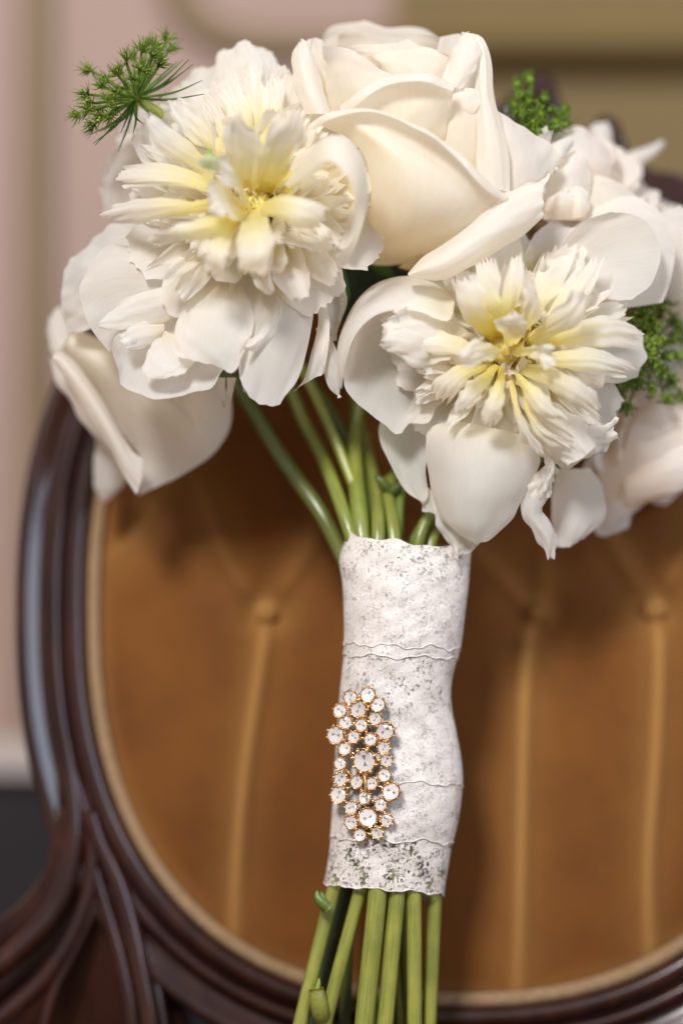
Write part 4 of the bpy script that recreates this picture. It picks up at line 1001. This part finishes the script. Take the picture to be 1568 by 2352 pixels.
# ================================================================== green umbels
def ball(c, r, n=6):
    vs = []; f = []
    rows = 4
    for i in range(rows + 1):
        a = math.pi * i / rows
        for k in range(n):
            t = 2 * math.pi * k / n
            vs.append(c + r * np.array([math.sin(a) * math.cos(t), math.sin(a) * math.sin(t), math.cos(a)]))
    return vs, grid_faces(rows + 1, n, False, True)
def spike(p0, p1, r, bend=None, n=5, sides=4):
    mid = (p0 + p1) / 2 + (bend if bend is not None else 0)
    pts = spline([p0, mid, p1], n)
    T = unit(np.gradient(pts, axis=0)); e1 = unit(np.cross(T, [0.31, 0.9, 0.2])); e2 = np.cross(T, e1)
    vs = []
    for i in range(n):
        rr_ = r * (1 - 0.85 * i / (n - 1))
        for k in range(sides):
            t = 2 * math.pi * k / sides
            vs.append(pts[i] + rr_ * (math.cos(t) * e1[i] + math.sin(t) * e2[i]))
    return vs, grid_faces(n, sides, False, True)
class Bag:
    def __init__(s): s.v = []; s.f = []; s.c = []
    def add(s, vf, col):
        o = len(s.v); s.v += list(vf[0]); s.f += [tuple(i + o for i in q) for q in vf[1]]; s.c += [col] * len(vf[0])
    def put(s, name, parent): return add_mesh(name, s.v, s.f, M_GREEN, parent, True, np.array(s.c))
def rdir(rs, d, spread):
    return unit(unit(d) + rs.normal(0, spread, 3))
def umbellet(parent, c, d, size, rs, nb=12, bud=0.55, needles=7, nl=1.0, g0=(0.10, 0.20, 0.025), g1=(0.20, 0.34, 0.045)):
    """tuft of short stalks with buds and needle bracts; size in mm"""
    b = Bag()
    for k in range(nb):
        dd = rdir(rs, d, 0.55); L = size * rs.uniform(0.55, 1.0) / 1000
        t = rs.uniform()
        col = tuple(np.array(g0) * (1 - t) + np.array(g1) * t)
        b.add(spike(c, c + dd * L, 0.00022, n=3), col)
        b.add(ball(c + dd * L, bud * rs.uniform(0.7, 1.2) / 1000), col)
    for k in range(needles):
        dd = rdir(rs, d, 0.6)
        b.add(spike(c, c + dd * size * nl * rs.uniform(0.9, 1.7) / 1000, 0.0003, rs.normal(0, 0.0004, 3)), tuple(np.array(g0) * rs.uniform(0.7, 1.3)))
    return b.put('umbellet', parent)

cu = lambda x, y: (130.7 + .25 * x, 52.3 + .25 * y)
um = thing('umbel', 'feathery dark green umbel with thin spidery bracts beside the upper white peony', 'greenery', tuple(P(378, 277, 10)))
rs = np.random.RandomState(5)
HUB = P(*cu(735, 690), 6)
stem(um, [(316, 226, 7), (345, 248, 9), (380, 280, 14), (520, 520, 44), (700, 860, 42), (790, 1060, 30), (842, 1225, 22)], [(930, 2060, 20), (940, 2352, 24)], 2.0, ((0.40, 0.46, 0.10), (0.06, 0.10, 0.03)), r_top=2.0)
tips = [(1000, 170, 8), (890, 240, 2), (830, 220, 10), (780, 270, -4), (640, 360, -6), (700, 330, 8), (560, 480, -10), (600, 470, 4), (320, 440, 6), (430, 590, -12), (470, 540, 2), (290, 660, -4), (330, 740, -12), (215, 830, -2), (300, 800, -14), (345, 930, -6), (410, 860, -14), (940, 400, -8), (1030, 255, 8), (880, 320, -12), (760, 430, -18), (620, 600, -20), (480, 700, -20), (700, 520, -20), (540, 640, -16), (830, 470, -16), (420, 780, 4), (560, 780, -8), (500, 860, -6), (920, 330, 4)]
for i, (x, y, d) in enumerate(tips):
    tp = P(*cu(x, y), d + 4)
    mid = HUB * 0.45 + tp * 0.55 + (tp - HUB) @ np.diag([0.05, 0, 0.05])
    tube('ray', [HUB, mid, tp], [0.00075, 0.0005], M_GREEN, um, 6, ((0.22, 0.32, 0.05), (0.16, 0.26, 0.04)), n=8)
    umbellet(um, tp, tp - HUB, 3.9, rs, 12, 0.38, 26, 1.1, (0.17, 0.27, 0.03), (0.46, 0.56, 0.09))
for x, y, d in [(1215, 335, -2), (1255, 380, 0), (1160, 340, 6), (1335, 530, -4), (1355, 655, -8), (1110, 355, 8), (1030, 420, 4), (350, 1130, -10), (335, 1110, -6), (700, 1025, -10), (795, 930, -14), (560, 1190, 6), (880, 905, -4), (305, 1030, 0), (1010, 640, 10), (920, 780, 12), (400, 1000, -12), (545, 700, -20), (740, 880, -14), (560, 930, -8), (590, 1010, 0)]:
    tp = P(*cu(x, y), d + 4)
    bd = np.array([rs.normal(0, 0.0012), rs.normal(0, 0.001), -0.0016])
    tube('bract', [HUB, HUB * 0.5 + tp * 0.5 + bd, tp], [0.00055, 0.0005, 0.00012], M_GREEN, um, 5, ((0.16, 0.26, 0.04), (0.06, 0.15, 0.03)), n=10)

cv_ = lambda x, y: (1110.7 + .29167 * x, 130.7 + .29167 * y)
us = thing('umbel', 'bright green sprig with small round spiky seed heads behind the cream rose', 'greenery', tuple(P(1215, 310, 30)))
rs = np.random.RandomState(6)
HUB = P(*cv_(370, 640), 32)
stem(us, [(1219, 316, 32), (1230, 420, 42), (1120, 800, 50), (940, 1080, 36), (915, 1235, 22)], [(850, 2050, 26), (860, 2352, 28)], 1.8, ((0.2, 0.3, 0.05), (0.05, 0.08, 0.03)))
heads = [(360, 180, 30, 50), (262, 215, 28, 46), (350, 350, 24, 48), (480, 330, 26, 46), (630, 420, 30, 44), (280, 300, 20, 46), (440, 450, 20, 44), (560, 500, 24, 42), (400, 520, 16, 46), (640, 530, 28, 36), (300, 430, 18, 46), (500, 560, 18, 42), (240, 380, 28, 40), (330, 560, 16, 44), (430, 590, 14, 40)]
for i, (x, y, d, sz) in enumerate(heads):
    tp = P(*cv_(x, y), d); dr = unit(tp - HUB)
    tube('ray', [HUB, (HUB + tp) / 2 + np.array([0.0005, 0, 0]), tp], [0.0007, 0.0005], M_GREEN, us, 6, ((0.16, 0.28, 0.03), (0.16, 0.28, 0.03)), n=7)
    b = Bag()
    r = sz * 0.22 / 6000
    col = np.array([0.20, 0.34, 0.03]) * rs.uniform(0.75, 1.2)
    vs, f = ball(tp, r, 10); b.add((vs, f), tuple(col))
    for k in range(16):
        dd = rdir(rs, dr, 0.5)
        b.add(ball(tp + dd * r * 0.8, r * 0.3), tuple(col * rs.uniform(0.8, 1.25)))
    for k in range(18):
        dd = rdir(rs, dr, 0.6)
        b.add(spike(tp + dd * r * 0.7, tp + dd * r * rs.uniform(1.6, 2.9), 0.0003, rs.normal(0, 0.0005, 3)), tuple(col * 0.8))
    b.put('seed_head', us)
for x, y, d in [(300, 330, 24), (420, 400, 22), (520, 440, 24), (330, 470, 18), (450, 520, 18), (560, 560, 22), (250, 460, 24), (610, 490, 28), (380, 580, 16), (480, 620, 18)]:
    tp = P(*cv_(x, y), d)
    tube('ray', [HUB, (HUB + tp) / 2, tp], [0.0006, 0.0004], M_GREEN, us, 6, ((0.2, 0.32, 0.04), (0.2, 0.32, 0.04)), n=6)
    umbellet(us, tp, tp - HUB, 3.2, rs, 12, 0.45, 14, 1.0, (0.14, 0.24, 0.03), (0.32, 0.44, 0.06))
for x, y in [(100, 370), (150, 300), (150, 260), (715, 590), (680, 640), (760, 470), (580, 650)]:
    tp = P(*cv_(x, y), 30)
    tube('bract', [HUB, (HUB + tp) / 2 + np.array([0, 0, -0.001]), tp], [0.0005, 0.0004, 0.0001], M_GREEN, us, 5, ((0.12, 0.22, 0.03), (0.10, 0.2, 0.05)), n=8)

cw = lambda x, y: (1306.7 + .16667 * x, 588 + .16667 * y)
ug = thing('umbel', 'dense curly mid-green umbel tucked against the smooth-petalled peony', 'greenery', tuple(P(1480, 830, 40)))
rs = np.random.RandomState(7)
HUB = P(*cw(1080, 1300), 52)
stem(ug, [(1486, 806, 52), (1420, 900, 62), (1200, 1080, 52), (1010, 1190, 32), (950, 1240, 26)], [(880, 2055, 28), (905, 2352, 30)], 1.8, ((0.14, 0.22, 0.04), (0.05, 0.08, 0.03)))
hd = [(1380, 300, 34), (1385, 420, 34), (1390, 530, 34), (950, 770, 24), (1090, 840, 22), (1280, 740, 30), (960, 950, 22), (1180, 980, 24), (1400, 900, 34), (1060, 1150, 22), (880, 1380, 18), (1000, 1300, 20), (1140, 1380, 20), (1250, 1200, 24), (1430, 1130, 34), (1500, 1400, 36), (1200, 1530, 22), (980, 1620, 22), (1300, 1620, 26), (1120, 1830, 24), (740, 1790, 22), (590, 1950, 26), (800, 2090, 24), (1330, 1960, 30), (1550, 1900, 36), (830, 900, 24), (1350, 640, 34), (1150, 700, 28), (860, 1600, 18), (1560, 1150, 38), (1480, 1000, 38), (1330, 1400, 28), (1050, 1000, 24), (1180, 1220, 20), (900, 1160, 22), (1400, 1720, 32), (920, 1750, 24), (700, 1950, 26)]
for i, (x, y, d) in enumerate(hd):
    tp = P(*cw(x, y), d)
    tube('ray', [HUB, (HUB + tp) / 2 + np.array([0, 0.001, 0]), tp], [0.0006, 0.00045], M_GREEN, ug, 6, ((0.12, 0.2, 0.03), (0.12, 0.22, 0.03)), n=7)
    umbellet(ug, tp + np.array([0, 0.001, 0]), np.array([0, -1, 0.15]) + 0.7 * unit(tp - HUB), 4.2, rs, 40, 0.62, 10, 0.8, (0.09, 0.16, 0.02), (0.30, 0.41, 0.06))

# ================================================================== stem details
def stub(parent, pts, rad, name, col=(0.24, 0.32, 0.06)):
    return tube(name, [P(*p) for p in pts], [r / 1000 for r in rad], M_STEM, parent, 9, (col, col), n=12)
back1 = bpy.data.objects.get('rose')
stub(rp, [(741, 2345, 8), (735, 2318, 4), (730, 2292, 3), (726, 2270, 3)], [2.9, 3.6, 3.4, 2.9], 'node', (0.28, 0.29, 0.07))
stub(rp, [(728, 2275, 3), (731, 2262, 3), (733, 2246, 3)], [1.2, 0.9, 0.3], 'thorn', (0.28, 0.34, 0.06))
for o in SC.objects:
    if o.type == 'EMPTY' and o.get('label', '').startswith('white rose at the back'):
        rb = o
leafc = (0.13, 0.20, 0.035)
stub(rb, [(752, 2085, 3), (738, 2072, 2), (729, 2058, 2), (728, 2044, 2)], [2.4, 2.2, 1.6, 0.5], 'node', leafc)
stub(rb, [(745, 2078, 3), (742, 2062, 2), (737, 2048, 2)], [1.8, 1.2, 0.4], 'node', leafc)
stub(ur, [(893, 1130, 30), (878, 1108, 27), (862, 1092, 26)], [2.6, 2.4, 0.6], 'node', (0.10, 0.14, 0.03))
stub(ur, [(893, 1135, 30), (912, 1118, 27), (924, 1102, 26)], [2.4, 1.8, 0.5], 'node', (0.09, 0.12, 0.03))

# ================================================================== lace wrap
wrap = thing('lace_wrap', 'ivory lace wound around the green flower stems, brooch pinned on it', 'lace wrap', tuple(P(905, 2040, 17)))
def wrap_pt(a, y, off):
    l, r = lef(y), rig(y)
    cx, hw = (l + r) / 2, (r - l) / 2 + off * 6
    hd_ = 16.5 + off + 1.2 * np.sin(y / 70.0)
    wr = 0.3 * np.sin(a * 3 + y / 23.0) + 0.28 * np.sin(a * 5 - y / 13.0) + 0.15 * np.sin(a * 11 + y / 6.0)
    return PA(np.stack([cx + hw * np.sin(a), y, 17 - (hd_ + wr) * np.cos(a)], -1))
def band(y0f, y1f, off, seed, cord=True, lm=None):
    na_, ny = 150, 46
    a = np.linspace(-math.pi, math.pi, na_)
    t = np.linspace(0, 1, ny)
    A = np.repeat(a[:, None], ny, 1)
    Y = y0f(a)[:, None] * (1 - t) + y1f(a)[:, None] * t
    # the free edge stands a little off the layer below
    O = off + 0.10 * t[None] ** 6 + 0 * A
    V = wrap_pt(A, Y, O)
    circ = 24.0
    uv = np.stack([A * circ + seed * 13.7, Y / 6.0 + seed * 7.1], -1)
    o = add_mesh('lace_band', V.reshape(-1, 3), grid_faces(na_, ny), lm or M_LACE, wrap, True, None, uv.reshape(-1, 2))
    if cord:
        e = wrap_pt(a, y1f(a), off + 0.12 + 0 * a)
        tube('scalloped_edge', e, [0.00022] * na_, M_CORD, o, 6, cap=False)
    return o
def scal(y, amp, k, ph, slope):
    return lambda a: y + slope * a + amp * np.sin(k * a + ph) * (0.75 + 0.25 * np.sin(2.3 * a + ph)) + 0.35 * amp * np.sin(2.7 * k * a + 1.3 * ph)
topf = lambda a: 1246 + 18 * np.sin(a) + 3.5 * np.sin(7 * a) + 2.5 * np.sin(13 * a + 1)
band(topf, scal(1484, 6, 8, 0.4, 5), 0.95, 1)
band(lambda a: 1330 + 0 * a, scal(1508, 5, 7, 2.0, 3), 0.78, 2)
band(lambda a: 1440 + 0 * a, scal(1797, 6, 8, 2.2, 5), 0.58, 4)
band(lambda a: 1640 + 0 * a, scal(1930, 6, 7, 0.8, 5), 0.40, 5)
band(lambda a: 1800 + 0 * a, scal(2043, 3.5, 9, 0.2, 9), 0.2, 6, lm=M_LACE2)
# cloth under the lace
a = np.linspace(-math.pi, math.pi, 60); ys = np.linspace(1262, 1900, 50)
V = wrap_pt(np.repeat(a[:, None], 50, 1), np.repeat(ys[None], 60, 0), -0.8 * np.ones((60, 50)))
add_mesh('inner_wrap', V.reshape(-1, 3), grid_faces(60, 50), M_TAPE, wrap)

# ================================================================== brooch
br = thing('brooch', 'long gold brooch set with clear round rhinestones pinned to the lace', 'brooch', tuple(P(840, 1900, 0)))
BN = unit(np.array([-0.27, -0.95, 0.06]))
BE1 = unit(np.cross([0, 0, 1.0], BN)); BE1 = BE1 if BE1[0] > 0 else -BE1
BE2 = np.cross(BN, BE1); BE2 = BE2 if BE2[2] > 0 else -BE2
stones = [(505, 270, 190), (735, 240, 205), (870, 370, 195), (365, 450, 190), (615, 420, 245), (440, 600, 190), (835, 550, 180), (650, 640, 175), (310, 770, 245), (965, 710, 250), (550, 800, 175), (770, 830, 175), (430, 960, 180), (950, 940, 180), (690, 1110, 320), (365, 1150, 170), (980, 1110, 170), (370, 1350, 190), (955, 1310, 180), (585, 1400, 175), (790, 1420, 170), (345, 1570, 230), (1045, 1530, 245), (690, 1610, 175), (910, 1700, 175), (515, 1740, 180), (730, 1880, 260), (510, 1930, 185), (985, 1900, 180), (630, 2110, 175), (860, 2070, 180)]
def stone_meshes():
    # setting: flared gold cup with bead prongs, unit radius
    vs = []; f = []
    sides = 20
    pr = [(0.30, 0.0), (0.62, 0.05), (0.86, 0.40), (0.92, 0.66), (0.88, 0.67), (0.80, 0.5), (0.5, 0.10), (0.0, 0.06)]
    for r, z in pr:
        for k in range(sides):
            t = 2 * math.pi * k / sides; vs.append((r * math.cos(t), r * math.sin(t), z))
    f += grid_faces(len(pr), sides, False, True)
    for k in range(8):
        t = 2 * math.pi * (k + 0.5) / 8
        b, bf = ball(np.array([0.86 * math.cos(t), 0.86 * math.sin(t), 0.80]), 0.17, 7)
        o = len(vs); vs += [tuple(q) for q in b]; f += [tuple(i + o for i in q) for q in bf]
        b, bf = ball(np.array([0.95 * math.cos(t), 0.95 * math.sin(t), 0.58]), 0.14, 6)
        o = len(vs); vs += [tuple(q) for q in b]; f += [tuple(i + o for i in q) for q in bf]
    me = bpy.data.meshes.new('setting'); me.from_pydata(vs, [], f); me.materials.append(M_GOLD)
    me.polygons.foreach_set('use_smooth', [True] * len(me.polygons))
    # stone: clear faceted crown over a foiled faceted cone
    vs = []; f = []; fm = []
    n = 8
    def ring(r, z, ph=0.0, m=n):
        i0 = len(vs)
        for k in range(m):
            t = 2 * math.pi * (k + ph) / m; vs.append((r * math.cos(t), r * math.sin(t), z))
        return list(range(i0, i0 + m))
    tb = ring(0.42, 1.02); md = ring(0.62, 0.93, 0.5); gd = ring(0.79, 0.76, 0.0, 16); gb = ring(0.79, 0.73, 0.0, 16)
    f.append(tuple(tb)); fm.append(0)
    for k in range(n):
        k2 = (k + 1) % n
        f.append((tb[k], md[k], tb[k2])); fm.append(0)
        f.append((md[k], tb[k2], md[k2])[::-1]); fm.append(0)
        f.append((md[k], gd[2 * k], gd[2 * k + 1])); fm.append(0)
        f.append((md[k], gd[2 * k + 1], gd[(2 * k + 2) % 16])); fm.append(0)
        f.append((md[k], gd[(2 * k + 2) % 16], md[k2])); fm.append(0)
    for k in range(16):
        f.append((gd[k], gb[k], gb[(k + 1) % 16], gd[(k + 1) % 16])); fm.append(0)
    pb = ring(0.78, 0.72, 0.0, 16); pm = ring(0.44, 0.66, 0.5, 8); pc = len(vs); vs.append((0, 0, 0.58))
    for k in range(8):
        k2 = (k + 1) % 8
        f.append((pb[2 * k], pm[k], pb[2 * k + 1])); fm.append(1)
        f.append((pb[2 * k + 1], pm[k], pb[(2 * k + 2) % 16])); fm.append(1)
        f.append((pb[(2 * k + 2) % 16], pm[k], pm[k2])); fm.append(1)
        f.append((pm[k], pc, pm[k2])); fm.append(2 if k % 4 == 0 else 1)
    ms = bpy.data.meshes.new('stone'); ms.from_pydata(vs, [], f)
    ms.materials.append(M_GLASS); ms.materials.append(M_FOIL); ms.materials.append(M_MIRROR)
    ms.polygons.foreach_set('material_index', fm)
    bm = bmesh.new(); bm.from_mesh(ms); bmesh.ops.recalc_face_normals(bm, faces=bm.faces); bm.to_mesh(ms); bm.free(); ms.update()
    return me, ms
ME_SET, ME_STONE = stone_meshes()
rs = np.random.RandomState(77)
def bd_depth(x): return -2.2 - (x - 850) * 0.040
bpos = []
orgb = ORG[br.name]
for (x, y, dia) in stones:
    X, Y = 718.7 + .17222 * x, 1554.9 + .17222 * y
    p = P(X, Y, bd_depth(X)); R = dia * .17222 / 2 / 6000 * 1.16
    bpos.append((X, Y, p, R))
    nrm = unit(BN + rs.normal(0, 0.13, 3)); ex = unit(np.cross(BE2, nrm)); ey = np.cross(nrm, ex)
    spin = rs.uniform(0, 6.28)
    ax = math.cos(spin) * ex + math.sin(spin) * ey; ay = -math.sin(spin) * ex + math.cos(spin) * ey
    base = p - nrm * R * 0.5
    s = bpy.data.objects.new('setting', ME_SET); SC.collection.objects.link(s); s.parent = br
    mw = Matrix(((ax[0], ay[0], nrm[0], base[0] - orgb[0]), (ax[1], ay[1], nrm[1], base[1] - orgb[1]), (ax[2], ay[2], nrm[2], base[2] - orgb[2]), (0, 0, 0, 1))) @ Matrix.Diagonal((R, R, R, 1))
    s.matrix_local = mw
    g_ = bpy.data.objects.new('rhinestone', ME_STONE); SC.collection.objects.link(g_); g_.parent = s
# wires that hold the settings together
done = set()
for i, (x, y, p, R) in enumerate(bpos):
    ds = sorted([(np.linalg.norm(p - bpos[j][2]), j) for j in range(len(bpos)) if j != i])[:3]
    for dd, j in ds:
        if (min(i, j), max(i, j)) in done or dd > 0.010: continue
        done.add((min(i, j), max(i, j)))
        p2 = bpos[j][2]
        tube('wire', [p - BN * 0.0008, (p + p2) / 2 - BN * 0.0004, p2 - BN * 0.0008], [0.0005, 0.0005], M_GOLD, br, 7, n=5)
        if rs.uniform() < 0.75:
            c_ = (p + p2) / 2 + BN * 0.0003
            vs, f = ball(c_, 0.00075, 8); add_mesh('bead', vs, f, M_GOLD, br)
tube('wire', [P(834, 1772, -4), P(838, 1800, -5), P(838, 1830, -5)], [0.0005, 0.0005], M_GOLD, br, 7, n=6)
tube('pin', [P(838, 1600, 2), P(842, 1740, 0), P(838, 1880, 2)], [0.0006, 0.0006], M_GOLD, br, 7, n=8)
